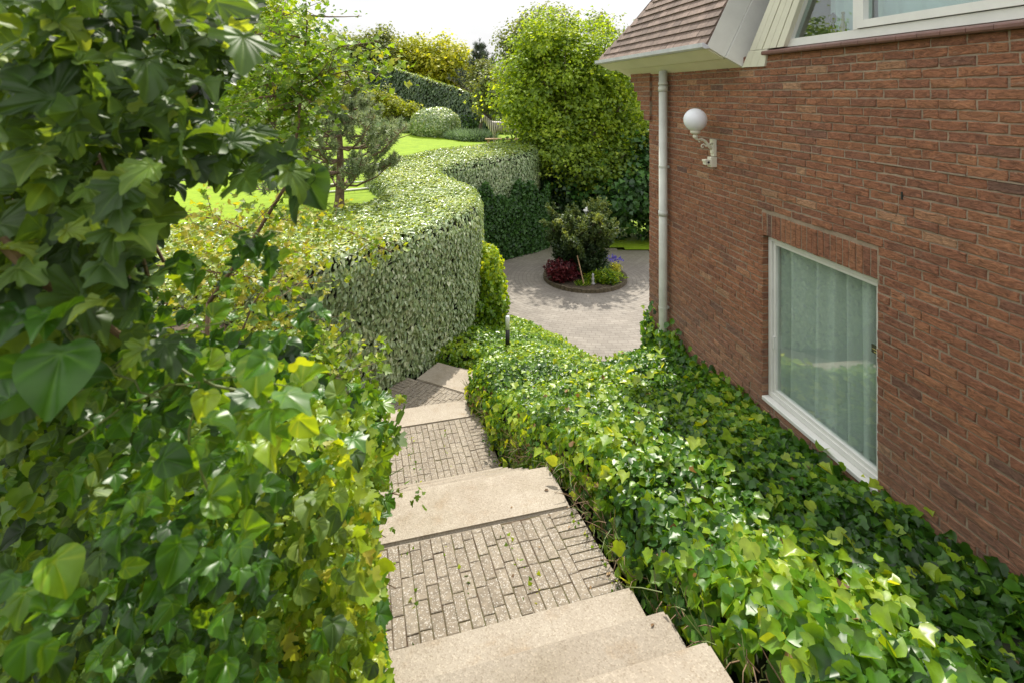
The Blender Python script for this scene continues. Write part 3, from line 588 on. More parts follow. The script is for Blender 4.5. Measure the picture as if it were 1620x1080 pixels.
# mortar backing with opening (boxes), and reveal bricks
def hbox(mb, s0, s1, h0, h1, o0, o1, mi=0, r=None):
    c = (H(s0, h0, o0) + H(s1, h1, o1)) / 2; mb.box(c, HD * (s1 - s0) / 2, HP * (o1 - o0) / 2, Vector((0, 0, (h1 - h0) / 2)), mi, r)
mo = -.006
hbox(mb, S0, win[0] + .003, -5.2, UP + .01, -.3, mo, 1); hbox(mb, win[1] - .003, S1 - .004, -5.2, UP + .01, -.3, mo, 1)
hbox(mb, win[0] + .003, win[1] - .003, -5.2, win[2] - .02, -.3, mo, 1); hbox(mb, win[0] + .003, win[1] - .003, win[3] + .003, UP + .01, -.3, mo, 1)
# reveal bricks on the far jamb facing the camera
c = 0; h = win[2]
while h < win[3] - .02:
    a, b = (-.10, -.004) if c % 2 else (-.10, -.004)
    vs = [H(win[1] - .006, h + .005, a), H(win[1] - .006, h + CH - .006, a), H(win[1] - .006, h + CH - .006, b), H(win[1] - .006, h + .005, b)]
    vs2 = [v + HD * .02 for v in vs]; mb.add(vs + vs2, [(0, 1, 2, 3), (0, 4, 5, 1), (1, 5, 6, 2), (2, 6, 7, 3), (3, 7, 4, 0)], 0); h += CH; c += 1
# end wall round the corner
hbox(mb, S1 - .012, S1, -5.2, .3, -6, -.012, 1)
hh = UP; c = 0
while hh > -5.2:
    o = -.0
    x = 0 if c % 2 else .11
    while x < 1.2:
        vs = [H(S1 + .004, hh - CH + j, -x - .004), H(S1 + .004, hh, -x - .004), H(S1 + .004, hh, -x - BL + j), H(S1 + .004, hh - CH + j, -x - BL + j)]
        mb.add(vs + [v - HD * .02 for v in vs], [(0, 1, 2, 3), (0, 4, 5, 1), (1, 5, 6, 2), (2, 6, 7, 3), (3, 7, 4, 0)], 0); x += BL
    hh -= CH; c += 1
# corbelled courses at the corner
for i in range(5):
    top = .27 - i * .125; ext = .52 - i * .105
    for q in range(2):
        h1 = top - q * CH; s = S1 - .08; 
        lens = [ext + .08] if ext < .16 else [(ext + .08) / max(1, round((ext + .08) / .2))] * max(1, round((ext + .08) / .2))
        off = 0
        for L_ in lens: put_brick(mb, s + off, s + off + L_ - .008, h1 - CH + j, h1, .035, .20); off += L_
    hbox(mb, S1 - .08, S1 + ext - .012, top - .125, top - .004, -.16, .03, 1)
# damp-course line of pale mortar crossing the wall
s_ = S0
while s_ < S1 - .05:
    L_ = random.uniform(.12, .3); 
    if random.random() < .9: hbox(mb, s_, min(s_ + L_, S1), -.474 + random.uniform(-.002, .002), -.466 + random.uniform(-.002, .003), -.004, .004, 1)
    s_ += L_ + random.uniform(.0, .02)
sw_, hw_ = wallpix(1427, 310); hbox(mb, sw_ - .006, sw_ + .006, hw_ - .025, hw_ + .025, -.004, .0035, 2)      # weep hole: black slot, the hole's shade put into its colour
mb.build('wall', [M['brick'], M['mortar'], M['black']], house)

# windows
def frame_rect(mb, s0, s1, h0, h1, w_, o0, o1, mi=0):
    hbox(mb, s0, s1, h0, h0 + w_, o0, o1, mi); hbox(mb, s0, s1, h1 - w_, h1, o0, o1, mi)
    hbox(mb, s0, s0 + w_, h0 + w_, h1 - w_, o0, o1, mi); hbox(mb, s1 - w_, s1, h0 + w_, h1 - w_, o0, o1, mi)
def glassmat(name, refl_rough=.0, tint=(.75, .85, .82), f=.0):
    m, n, b, o = mat(name); n.nodes.remove(b)
    gl = n.nodes.new('ShaderNodeBsdfGlossy'); gl.inputs['Roughness'].default_value = refl_rough; tr = n.nodes.new('ShaderNodeBsdfTransparent'); tr.inputs[0].default_value = (*tint, 1)
    fr = n.nodes.new('ShaderNodeLayerWeight'); fr.inputs[0].default_value = .5; pw = n.nodes.new('ShaderNodeMath'); pw.operation = 'POWER'; pw.inputs[1].default_value = 3; n.links.new(fr.outputs['Facing'], pw.inputs[0]); ad = n.nodes.new('ShaderNodeMath'); ad.operation = 'MULTIPLY_ADD'; ad.inputs[1].default_value = .8; ad.inputs[2].default_value = f
    n.links.new(pw.outputs[0], ad.inputs[0]); ms = n.nodes.new('ShaderNodeMixShader'); n.links.new(ad.outputs[0], ms.inputs[0]); n.links.new(tr.outputs[0], ms.inputs[1]); n.links.new(gl.outputs[0], ms.inputs[2]); n.links.new(ms.outputs[0], o.inputs[0])
    return m
M['glass'] = glassmat('window_glass', 0, (.93, .975, .955), .11)
def curtainmat():
    m, n, b, o = mat('sheer_curtain'); b.inputs['Base Color'].default_value = (.88, .93, .90, 1); b.inputs['Roughness'].default_value = .9
    tr = n.nodes.new('ShaderNodeBsdfTransparent'); ms = n.nodes.new('ShaderNodeMixShader'); ms.inputs[0].default_value = .18; n.links.new(b.outputs[0], ms.inputs[1]); n.links.new(tr.outputs[0], ms.inputs[2]); n.links.new(ms.outputs[0], o.inputs[0]); return m
M['curtain'] = curtainmat()
w1 = MB(); s0, s1, h0, h1 = win
frame_rect(w1, s0 + .004, s1 - .01, h0 + .03, h1 - .004, .045, -.12, -.055)
frame_rect(w1, s0 + .05, s1 - .056, h0 + .076, h1 - .05, .03, -.115, -.072)
wo = w1.build('window', M['white'], house); bevel = wo.modifiers.new('b', 'BEVEL'); bevel.width = .004; bevel.segments = 2
g_ = MB(); hbox(g_, s0 + .08, s1 - .085, h0 + .105, h1 - .08, -.098, -.094); g_.build('pane', M['glass'], wo)
sl_ = MB(); hbox(sl_, s0 + .0, s1 + .0, h0 - .01, h0 + .026, -.11, .004); so_ = sl_.build('window_sill', M['white'], wo); bm_ = so_.modifiers.new('b', 'BEVEL'); bm_.width = .005
def curtain(name, s0, s1, h0, h1, o, parent, amp=.035, seed=1):
    rd = random.Random(seed); ns, nh = 140, 16; vs = []; ph = [rd.uniform(0, 6.28) for _ in range(5)]
    for k in range(nh + 1):
        for i in range(ns + 1):
            t = i / ns; s = s0 + (s1 - s0) * t; q = k / nh
            sw = s + .02 * math.sin(q * 1.5 + t * 9)
            y = math.sin(sw * 34 + ph[0] + 1.6 * math.sin(sw * 9 + ph[1])) * .8 + math.sin(sw * 61 + ph[2]) * .3 + math.sin(sw * 15 + ph[3]) * .4
            flare = 1 + .5 * (1 - q) * math.sin(sw * 7 + ph[4])
            vs.append(H(s, h0 + (h1 - h0) * q, o + y * amp * flare))
    mb = MB(); mb.add(vs, [(k * (ns + 1) + i, k * (ns + 1) + i + 1, (k + 1) * (ns + 1) + i + 1, (k + 1) * (ns + 1) + i) for k in range(nh) for i in range(ns)])
    return mb.build(name, M['curtain'], parent, True)
isl = MB(); hbox(isl, s0 + .01, s1 - .01, h0 - .015, h0 + .022, -.42, -.122); isl.build('inner_sill', M['white'], wo)
curtain('curtain', s0 + .02, s1 - .01, h0 + .024, h1 - .01, -.21, wo, .055)
st = MB(); hbox(st, s0 + .088, s0 + .14, -1.82, -1.78 + .02, -.0935, -.092, 0); st.build('sticker', plain('sticker_dark', (.05, .05, .03), .5), wo)
sb = MB(); hbox(sb, s0 + .094, s0 + .134, -1.793, -1.788, -.092, -.0915, 0); hbox(sb, s0 + .094, s0 + .120, -1.812, -1.806, -.092, -.0915, 0); sb.build('sticker_print', plain('sticker_yellow', (.5, .45, .15), .5), wo)
hd = MB(); hbox(hd, s1 - .083, s1 - .068, -2.25, -2.15, -.072, -.055); hd.build('handle', M['white'], wo)
# dark room behind
rm = MB()
hbox(rm, s0 - 1, s1 + 1, -3.6, -3.55, -3, -.3); hbox(rm, s0 - 1, s1 + 1, -1.0, -.95, -3, -.3); hbox(rm, s0 - 1, s1 + 1, -3.6, -.95, -3.05, -3); hbox(rm, s0 - 1.05, s0 - 1, -3.6, -.95, -3, -.3); hbox(rm, s1 + 1, s1 + 1.05, -3.6, -.95, -3, -.3)
rm.build('room', M['room'], house)

# upper sill of glazed tiles
mb = MB(); s_ = S0; sA = wallpix(1212, 80)[0]
while s_ < sA:
    e_ = min(s_ + .148, sA); 
    vs = []; prof = [(-.05, .335), (.045, .335), (.052, .345), (.052, .362), (.045, .37), (-.05, .392)]
    for ss in (s_ + .001, e_ - .002): vs += [H(ss, b, a) for a, b in prof]
    n_ = len(prof); mb.add(vs, [(i, (i + 1) % n_, n_ + (i + 1) % n_, n_ + i) for i in range(n_)] + [tuple(range(n_))[::-1], tuple(range(n_, 2 * n_))]); s_ += .148
mb.build('window_sill', M['sill'], house)
# upper window
uw = MB(); fo0, fo1 = -.10, -.03
def qprism(mb, pts, o0, o1, mi=0):
    n_ = len(pts); vs = [H(a, b, o1) for a, b in pts] + [H(a, b, o0) for a, b in pts]
    mb.add(vs, [tuple(range(n_)), tuple(range(2 * n_ - 1, n_ - 1, -1))] + [(i, n_ + i, n_ + (i + 1) % n_, (i + 1) % n_) for i in range(n_)], mi)
Wp = lambda x, y: wallpix(x, y, -.03)
ha = Wp(1260, 72)[1]; hb = .455; hb2 = .475
sl0 = Wp(1236, 76)[0]; sg0 = Wp(1251, 59)[0]; gs = Wp(1272, 0); slope_ = (sg0 - gs[0]) / (gs[1] - Wp(1251, 59)[1])
TOP = 1.7
qprism(uw, [(S0, .392), (sl0 + .02, .392), (sg0 + .035, hb), (S0, hb)], fo0, fo1)
def slx(h): return sg0 - slope_ * (h - hb)
qprism(uw, [(slx(hb), hb), (slx(TOP), TOP), (slx(TOP) + .045, TOP), (slx(hb) + .045, hb)], fo0, fo1)
sm0 = Wp(1357, 40)[0]; sm1 = Wp(1350, 40)[0]
hbox(uw, sm0, sm1 + .0, hb, TOP, fo0, fo1 + .004)
uo = uw.build('upper_window', M['white'], house)
cs_ = MB(); frame_rect(cs_, S0 + .3, sm0 - .006, hb + .006, TOP, .055, fo0 + .01, fo1 + .015); co = cs_.build('casement', M['white'], uo)
g_ = MB(); hbox(g_, S0 + .35, sm0 - .06, hb + .06, TOP - .05, -.065, -.06); qprism(g_, [(sm1, hb), (slx(hb), hb), (slx(TOP), TOP), (sm1, TOP)], -.07, -.066); g_.build('pane', glassmat('upper_glass', 0, (.85, .93, .92), .13), uo)
curtain('curtain', S0, sm0 + .06, .3, TOP + .3, -.24, uo, .02, 3)
curtain('curtain', sm1 + .16, sm1 + .48, .3, TOP + .3, -.26, uo, .03, 5)
hd = MB(); 
# interior of the upper room
rm = MB(); hbox(rm, S0, 5.6, .30, .34, -3, -.1); hbox(rm, S0, 5.6, 2.2, 2.25, -3, -.1); hbox(rm, S0, 5.6, .3, 2.2, -3.05, -3); hbox(rm, 5.55, 5.6, .3, 2.2, -3, -.12); rm.build('room', M['room'], house)
# boarded panel between roof edge and window
pn = MB(); pts_px = [(1172, 107), (1207, 103.5), (1212, 80), (1236, 76), (1250, 60)]
pw = [wallpix(x, y, .03) for x, y in pts_px]
bl = pw[0]; tR = (slx(TOP) + .0, TOP); tl_s = wallpix(1215, 0, .03); sl2 = (bl[0] - tl_s[0]) / (tl_s[1] - bl[1])
poly = [pw[0], pw[1], pw[2], (slx(.392) + .03, .392), (slx(.392) , .392), (slx(TOP), TOP), (bl[0] - sl2 * (TOP - bl[1]), TOP)]
nb = 5
for i in range(nb):                   # boards follow the slant
    a0, a1 = i / nb, (i + 1) / nb
    lo_ = [(bl[0] - sl2 * 0) * (1) , 0]
    def edge(t, hgt):
        L_ = bl[0] - sl2 * (hgt - bl[1]); Rr = slx(hgt); return L_ + (Rr - L_) * t
    hlo = .392
    qprism(pn, [(edge(a0, hlo) - .004, hlo), (edge(a1, hlo) + .004, hlo), (edge(a1, TOP) + .004, TOP), (edge(a0, TOP) - .004, TOP)], -.05, .012 + .003 * (i % 2))
qprism(pn, [(bl[0], bl[1]), (pw[1][0], bl[1] - .005), (pw[2][0], .388), (edge(0, .388), .388)], -.05, .017)
for i in range(1, 3):
    t = i / 3; a = bl[0] + (pw[1][0] - bl[0]) * t
    qprism(pn, [(a, bl[1] - .002), (a + .004, bl[1] - .002), (a + .004 - sl2 * .12, .388), (a - sl2 * .12, .388)], .012, .0185)
pn.build('cladding', M['cream'], house)
# eaves: boxed soffit, verge board, gutter, tiles
sN, sF = 4.62, 7.5
def sc(a, b, s): return H(s, b, a)
sf = MB()
prof = [(.36, .415), (.174, .32), (-.02, .235), (-.25, .40), (.30, .48)]
def ext(mb, prof, sa, sb_, mi=0):
    n_ = len(prof); vs = [H(sa, b, a) for a, b in prof] + [H(sb_, b, a) for a, b in prof]
    mb.add(vs, [tuple(range(n_)), tuple(range(2 * n_ - 1, n_ - 1, -1))] + [(i, n_ + i, n_ + (i + 1) % n_, (i + 1) % n_) for i in range(n_)], mi)
# two boards with a groove between them
ext(sf, [(.36, .415), (.185, .325), (.14, .41), (.31, .50)], sN + .03, sF); ext(sf, [(.165, .325), (-.02, .235), (-.10, .40), (.125, .41)], sN + .03, sF - .18)
sf.build('soffit', M['soffit'], house)
# verge boards on the slanted end
cp, sp_ = math.cos(R(63)), math.sin(R(63))
def up(a, b, t): return (a - cp * t, b + sp_ * t)
vb = MB()
for (A, B, th) in (((.372, .435), (.19, .338), .0), ((.184, .335), (-.02, .232), .012)):
    A2, B2 = up(*A, 2.9), up(*B, 2.9); ext(vb, [A, B, B2, A2], sN - th, sN + .03)
vb.build('verge_board', M['white'], house)
gt = MB()
for i in range(6):
    pass
ext(gt, [(.375, .45), (.345, .42), (.40, .415), (.425, .43), (.43, .47), (.415, .472)], sN - .01, sF + .02)
gt.build('gutter', M['gutter'], house)
rf = MB(); row = 0; t = 0.0; gau = .098
hip = lambda t: 7.53 - 1.33 * t
while t < 2.8:
    sE = hip(t); s = sN + .004 - (row % 2) * .083
    while s < sE:
        a, b = max(s, sN + .004), min(s + .163, sE + random.uniform(-.01, .01)); s += .165
        if b - a < .02: continue
        lift = random.uniform(0, .004); o0, h0_ = up(.365, .455, t); o1, h1_ = up(.365, .455, t + gau + .03)
        no, nh_ = sp_, cp            # outward normal of the slope
        e0 = .022 + lift; e1 = .002
        q = [(o0 + no * e0, h0_ + nh_ * e0), (o1 + no * e1, h1_ + nh_ * e1), (o1 - no * .02, h1_ - nh_ * .02), (o0 - no * .0, h0_ - nh_ * .0)]
        vs = [H(a + .0012, y, x) for x, y in q] + [H(b - .0012, y, x) for x, y in q]
        rf.add(vs, [(0, 1, 2, 3), (7, 6, 5, 4), (0, 4, 5, 1), (1, 5, 6, 2), (2, 6, 7, 3), (3, 7, 4, 0)], 0)
    t += gau; row += 1
# far hip slope and the plane under the tiles
a0 = up(.36, .44, 0); a1 = up(.36, .44, 2.9)
rf.add([H(sN, a0[1], a0[0]), H(hip(0), a0[1], a0[0]), H(hip(2.9), a1[1], a1[0]), H(sN, a1[1], a1[0])], [(0, 1, 2, 3)], 0)
rf.add([H(hip(0), .44, .36), H(hip(0), .44, -6), H(hip(2.9), a1[1], -6), H(hip(2.9), a1[1], a1[0])], [(0, 1, 2, 3)], 0)
# main ridge block further back so that the house also throws its shadow
rf.add([H(sN, a1[1], a1[0]), H(hip(2.9), a1[1], a1[0]), H(hip(2.9), a1[1], -6), H(sN, a1[1], -6)], [(0, 1, 2, 3)], 0)
rf.add([H(sN, TOP + .004, .05), H(sN, TOP + .004, -6), H(-6, TOP + .004, -6), H(-6, TOP + .004, .05)], [(0, 1, 2, 3)], 0)
rf.build('roof', M['tile'], house)
tp = MB(); hbox(tp, -6, S0, -5.2, TOP, -.3, 0, 0); tp.build('upper_cladding', M['cream'], house)
# downpipe
dp = MB(); ds = wallpix(1049, 300, .075)[0]
pb = lambda h: H(ds, h, .075)
dp.tube([pb(-5.15), pb(.27)], .05, 20); 
for h in (-1.45, -2.9, -.15 + .2): dp.tube([pb(h - .03), pb(h + .03)], .056, 20)
dp.tube([pb(.1), pb(.13)], .058, 20)
dpo = dp.build('downpipe', M['pipe'], house, True)
for h in (-.9, -2.6): 
    b_ = MB(); b_.tube([pb(h), pb(h + .025)], .054, 20); hbox(b_, ds - .015, ds + .015, h, h + .025, 0, .03); b_.build('bracket', M['pipe'], dpo)

# wall lamp with motion sensor
gs_, gh_ = wallpix(1100, 190, .22)
lamp = thing('wall_lamp', 'white globe wall lamp on ornate cream bracket with motion sensor, fixed to the brick wall', 'wall lamp', H(gs_, gh_ - .4, 0))
mb = MB(); c = H(gs_, gh_, .22); rr = .118
mb.lathe(c, [(rr * math.sin(a), -rr * math.cos(a)) for a in [math.pi * (.12 + .88 * i / 20) for i in range(20)]] + [(.001, rr)], 32)
gm, gn, gb, go = mat('opal_glass'); gb.inputs['Base Color'].default_value = (.80, .82, .86, 1); gb.inputs['Roughness'].default_value = .25; gb.inputs['Subsurface Weight'].default_value = .3; gb.inputs['Subsurface Radius'].default_value = (.05, .05, .05)
mb.build('globe', gm, lamp, True)
mb = MB(); mb.lathe(c - Vector((0, 0, .145)), [(.036, 0), (.05, .012), (.05, .038), (.044, .04)], 24); mb.lathe(c - Vector((0, 0, .195)), [(.008, 0), (.024, .012), (.026, .03), (.016, .05)], 16)
mb.build('fitter', M['cream'], lamp, True)
mb = MB(); pts = []
b0 = c - Vector((0, 0, .19)); wb = H(gs_ - .0, gh_ - .30, .03)
dirw = HP
curve = [b0, b0 + dirw * .03 - Vector((0, 0, .012)), b0 + dirw * .07 - Vector((0, 0, .008)), b0 + dirw * .11 - Vector((0, 0, .03)), b0 + dirw * .155 - Vector((0, 0, .085)), wb]
mb.tube(curve, [.009, .012, .013, .014, .016, .02], 10)
sc_c = b0 + dirw * .085 - Vector((0, 0, .085))
mb.tube([sc_c + dirw * (.03 - .0022 * i) * math.cos(i * .5) + Vector((0, 0, (.03 - .0022 * i) * math.sin(i * .5))) for i in range(13)], .007, 8)
sc2 = b0 + dirw * .05 - Vector((0, 0, .03))
mb.tube([sc2 + dirw * (.02 - .0014 * i) * math.cos(i * .5) + Vector((0, 0, (.02 - .0014 * i) * math.sin(i * .5))) for i in range(12)], .006, 8)
mb.tube([sc_c + dirw * .03, sc_c + dirw * .08 + Vector((0, 0, .03)), wb + Vector((0, 0, .05))], .008, 8)
mb.build('arm', M['cream'], lamp, True)
mb = MB(); 
wc = H(gs_, gh_ - .29, .015)
mb.box(wc, HD * .032, HP * .014, Vector((0, 0, .085))); mb.box(wc + Vector((0, 0, .07)) - HP * .012, HD * .026, HP * .016, Vector((0, 0, .02))); mb.box(wc - Vector((0, 0, .02)) - HP * .012, HD * .02, HP * .016, Vector((0, 0, .035)))
mb.build('backplate', M['cream'], lamp)
mb = MB(); wc2 = wc - Vector((0, 0, .145)); mb.box(wc2 - HP * .015, HD * .036, HP * .035, Vector((0, 0, .052))); mb.box(wc2 - HP * .075 + Vector((0, 0, .0)), HD * .03, HP * .03, Vector((0, 0, .028))); mb.box(wc2 - HP * .108 + Vector((0, 0, .014)), HD * .034, HP * .006, Vector((0, 0, .012)))
o = mb.build('motion_sensor', M['cream'], lamp); bv = o.modifiers.new('b', 'BEVEL'); bv.width = .006; bv.segments = 3
mb = MB(); e = wc2 - HP * .075 - HD * .031; mb.tube([e, e - HD * .004], .012, 12); mb.build('sensor_eye', M['black'], o)

# figurine and glass bottle behind the upper window
fs_, fh_ = sm1 + .335, hb
fig = thing('figurine', 'dark carved figurine standing behind the slanted upper window', 'figurine', H(fs_, .345, -.16))
mb = MB(); c = H(fs_, .345, -.16); k_ = .30 / .27
mb.lathe(c, [(r_, z_ * k_) for r_, z_ in [(.028, 0), (.03, .01), (.018, .03), (.022, .08), (.03, .13), (.018, .165), (.012, .18), (.024, .2), (.026, .22), (.018, .245), (.004, .26)]], 14)
mb.tube([c + Vector((0, 0, .17)), c + HD * .04 + Vector((0, 0, .13)), c + HD * .03 + Vector((0, 0, .09))], .009, 8); mb.tube([c + Vector((0, 0, .17)), c - HD * .04 + Vector((0, 0, .14)), c - HD * .02 + Vector((0, 0, .10))], .009, 8)
mb.build('body', plain('dark_bronze', (.05, .035, .025), .35, metal=.4), fig, True)
bt = MB(); c = H(fs_ - .10, .345, -.16); bt.lathe(c, [(.022, 0), (.024, .02), (.024, .16), (.012, .2), (.010, .26), (.013, .265), (.012, .28)], 16)
tag(bt.build('glass_bottle', plain('amber_glass', (.25, .2, .02), .1), None, True), 'amber bottle with dark neck standing beside the figurine', 'bottle')

# ------------------------------------------------------------------ ivy along the stairs and on the bank
CP = np.array([(2.9, 1.5, 2.3), (2.75, 2.4, 2.42), (2.62, 2.81, 2.50), (2.45, 3.68, 2.68), (2.25, 4.73, 2.78), (2.05, 5.73, 2.92), (1.9, 6.55, 3.0), (1.75, 7.05, 3.35), (1.75, 7.7, 3.8),
               (1.5, 1.0, 1.75), (1.3, 1.6, 1.98), (1.12, 2.2, 2.15), (.98, 2.6, 2.28), (.83, 3.1, 2.45), (.58, 4.0, 2.58), (.38, 4.8, 2.85), (.12, 5.7, 3.3), (-.1, 6.5, 3.62), (-.35, 7.4, 3.78), (-.3, 8.1, 3.92), (.4, 8.4, 3.95), (1.2, 8.2, 4.02),
               (1.9, 2.2, 2.3), (1.75, 3.0, 2.47), (1.5, 4.0, 2.68), (1.3, 5.0, 2.85), (1.1, 6.0, 3.15), (.8, 7.0, 3.5), (.6, 7.8, 3.8), (2.2, 0, 1.4), (1.2, 0, 1.3), (2.9, 0, 1.9)])
def tps(cp):
    n = len(cp); X = cp[:, :2]; r = np.hypot(*(X[:, None] - X[None]).transpose(2, 0, 1)); K = np.where(r > 0, r * r * np.log(np.maximum(r, 1e-9)), 0) + np.eye(n) * .06
    Pm = np.hstack([np.ones((n, 1)), X]); A = np.block([[K, Pm], [Pm.T, np.zeros((3, 3))]]); s = np.linalg.solve(A, np.concatenate([cp[:, 2], np.zeros(3)]))
    def f(x, y):
        x = np.asarray(x, float); y = np.asarray(y, float); o = s[n] + s[n + 1] * x + s[n + 2] * y
        for i in range(n):
            q = np.hypot(x - X[i, 0], y - X[i, 1]); o = o + s[i] * np.where(q > 0, q * q * np.log(np.maximum(q, 1e-9)), 0)
        return o
    return f
_iD = tps(CP)
def ivytop(x, y): return zD(_iD(x, y))
def ivybot(x, y): return zD(np.minimum(stairD(np.asarray(y) + .1 * 0) + .02, 5.2))
wx = lambda y: 3.2 - .1977 * y
IVY = [(1.62, 0), (1.2, 1.5), (.93, 2.4), (.72, 3.15), (.52, 3.9), (.34, 4.5), (.1, 5.4), (-.1, 6.2), (-.35, 6.9), (-.58, 7.5), (-.66, 7.95), (-.42, 8.35), (.4, 8.6), (1.1, 8.45), (1.6, 7.9), (1.82, 7.3), (wx(7.1) + .02, 7.1), (wx(4) + .02, 4), (wx(1.5) + .02, 1.5), (wx(0) + .02, 0)]
ih = thing('ivy_hedge', 'broad glossy ivy hedge filling the slope between the stairs and the brick house', 'ivy hedge', (1, 4, zD(3)))
skip = (16, 17, 18, 19)
def ivy_put(L, Pn, N, size, near_boost=True, mi=0, up=.5, hi=.0):
    n = len(Pn); size = np.broadcast_to(size, (n,)); Nn = N + rv(n, .42) + np.array([-.05, -.2, up]); T = np.stack([N[:, 0] - .35, N[:, 1] - .35, -.5 - 0 * N[:, 2]], 1) + rv(n, .5)
    S = size * rng.uniform(.55, 1.35, n)
    tone = np.clip(.42 + nz2(Pn, 1.3, 4) * .5 + rng.normal(0, .22, n) + hi, 0, 1)
    u_ = rng.random(n)
    for lo_, hi_, tm_ in ((0, .4, T_IVY), (.4, .75, T_IVY3), (.75, 1.01, T_HEART)):
        h_ = (u_ >= lo_) & (u_ < hi_); L.put(Pn[h_], Nn[h_], T[h_], S[h_], tm_, mi, tone[h_])
L = Leaves(); Pn, N = hedge_points(IVY, ivytop, ivybot, 2000, .28, skip, .11, 1.5, .13, 1.3)
k = rng.random(len(Pn)) < np.maximum(np.clip(.55 + (Pn[:, 1] - 2.4) / 3.2, .55, 1), (Pn[:, 0] > 1.7) * 1.0); Pn, N = Pn[k], N[k]
k = Pn[:, 1] > .9; Pn, N = Pn[k], N[k]
far = np.clip((Pn[:, 1] - 2) / 3, 0, 1); sz = .070 - .025 * far + .012 * (Pn[:, 1] < 2.8)
kk = rng.random(len(Pn)) < np.clip((Pn[:, 1] - 2.2) / 3.5, .3, .8) * (Pn[:, 0] < wx(Pn[:, 1]) - .7)  # lighter leaves away from the wall; sun and house shade put into leaf colour
ivy_put(L, Pn[~kk], N[~kk], sz[~kk]); ivy_put(L, Pn[kk], N[kk], sz[kk], mi=3)
# fresh long-stalked leaves standing proud of the mat
k = rng.random(len(Pn)) < .022; q = Pn[k] + N[k] * rng.uniform(.03, .10, (k.sum(), 1)); ivy_put(L, q, N[k], .075, mi=3, hi=.4)
k = rng.random(len(Pn)) < np.where(N[:, 2] < .5, .05, .008); L.put(Pn[k] + N[k] * .01, N[k] + rv(k.sum(), .5), rv(k.sum()), .05, T_IVY, 2)
for (s_a, s_b, hA, nn) in ((6.3, 6.64, .42, 260), (5.6, 6.3, .22, 260), (4.4, 5.6, .12, 200), (2.0, 4.4, .07, 160)):     # runners creeping up the brick
    for _ in range(nn):
        s_ = random.uniform(s_a, s_b); wp = H(s_, 0, .03); zt = float(ivytop(np.array([wp.x]), np.array([wp.y]))[0]); q_ = np.array([[wp.x, wp.y, zt - .05 + abs(random.gauss(0, 1)) * hA * .6]]) - np.array(HP) * random.uniform(0, .08)
        ivy_put(L, q_, np.array([[-.95, -.25, .3]]), .065, up=.1)
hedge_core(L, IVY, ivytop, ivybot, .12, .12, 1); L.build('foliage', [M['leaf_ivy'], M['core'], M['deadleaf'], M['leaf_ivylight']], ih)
# stems on the clipped face beside the treads
mb = MB()
for i in range(420):
    y = random.uniform(2.0, 7.9); x = float(np.interp(y, [p[1] for p in IVY[:11]], [p[0] for p in IVY[:11]])) + random.uniform(-.03, .05)
    zb = float(ivybot(np.array([x]), np.array([y]))[0]); zt = float(ivytop(np.array([x]), np.array([y]))[0]) - .1; a = zb + random.random() * max(.05, (zt - zb) * .6)
    p = Vector((x, y, a)); d = Vector((random.uniform(-.6, .1), random.uniform(-.8, .5), random.uniform(-.2, 1))).normalized() * random.uniform(.06, .2)
    mb.tube([p, p + d * .5 + Vector((-.01, 0, .01)), p + d], [.003, .0025, .0012], 4, random.choice((0, 0, 1)), False)
tag(mb.build('stems', [M['twig'], M['twiggreen']], ih), kind='stuff')

BANK = smooth_poly([(-1.9, 9.1), (-1.3, 9.45), (-.6, 9.35), (.2, 9.1), (.9, 9.3), (1.5, 9.8), (1.5, 10.6), (.95, 11.6), (.3, 12.5), (-.4, 13.0), (-1.2, 12.9), (-1.6, 11.5), (-1.9, 10.2)], 1)
_bD = tps(np.array([(-1.7, 9.4, 4.35), (-1, 9.6, 4.45), (0, 9.6, 4.5), (.9, 9.8, 4.62), (1.3, 10.4, 4.9), (.9, 11.2, 5.0), (.2, 12.2, 5.05), (-.5, 12.6, 5.05), (-.8, 11.5, 4.7), (-1.3, 10.5, 4.4), (-.2, 10.5, 4.62)]))
bt_ = lambda x, y: zD(np.minimum(_bD(x, y), 5.12)); bb_ = lambda x, y: np.where(np.asarray(y) < 10, zD(4.75), 0.0) + 0 * np.asarray(x)
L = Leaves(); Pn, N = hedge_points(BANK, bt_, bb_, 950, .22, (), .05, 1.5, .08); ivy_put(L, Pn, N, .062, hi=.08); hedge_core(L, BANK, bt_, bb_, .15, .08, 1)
tag(L.build('ivy_ground_cover', [M['leaf_ivylight'], M['core']]), 'bright green ivy ground cover on the bank below the silvery hedge', 'ivy', kind='stuff')
# bright ivy on the end of the hedge
def blob_points(c, r, n, shell=.45, lump=.18, zmin=None):
    d = nrm(rv(n)); q = rng.random((n, 1)) ** shell; Pn = d * q * np.array(r)[None]; Pn += Pn * (nz2(d * 2.2 + np.array(c)[None], 1.0)[:, None] * lump * 2); Pn += np.array(c)[None]
    if zmin is not None: k = Pn[:, 2] > zmin; return Pn[k], d[k]
    return Pn, d
L = Leaves()
for c, r, n in (((-.52, 11.7, 1.35), (.32, .55, .62), 2600), ((-.45, 11.55, .7), (.36, .6, .9), 3600), ((-.75, 11.2, .5), (.55, .45, .6), 2200)):
    Pn, d = blob_points(c, r, n, .25, .15, .0); L.put(Pn, d + rv(len(Pn), .4), np.array([0, -.3, -1.0]) + rv(len(Pn), .5), rng.uniform(.05, .09, len(Pn)), T_IVY, 0, np.clip(.35 + (Pn[:, 2] - .6) * .35 + rng.normal(0, .2, len(Pn)), 0, 1))
tag(L.build('climbing_ivy', M['leaf_ivylight']), 'yellow-green climbing ivy spilling off the rounded end of the silvery hedge', 'ivy')

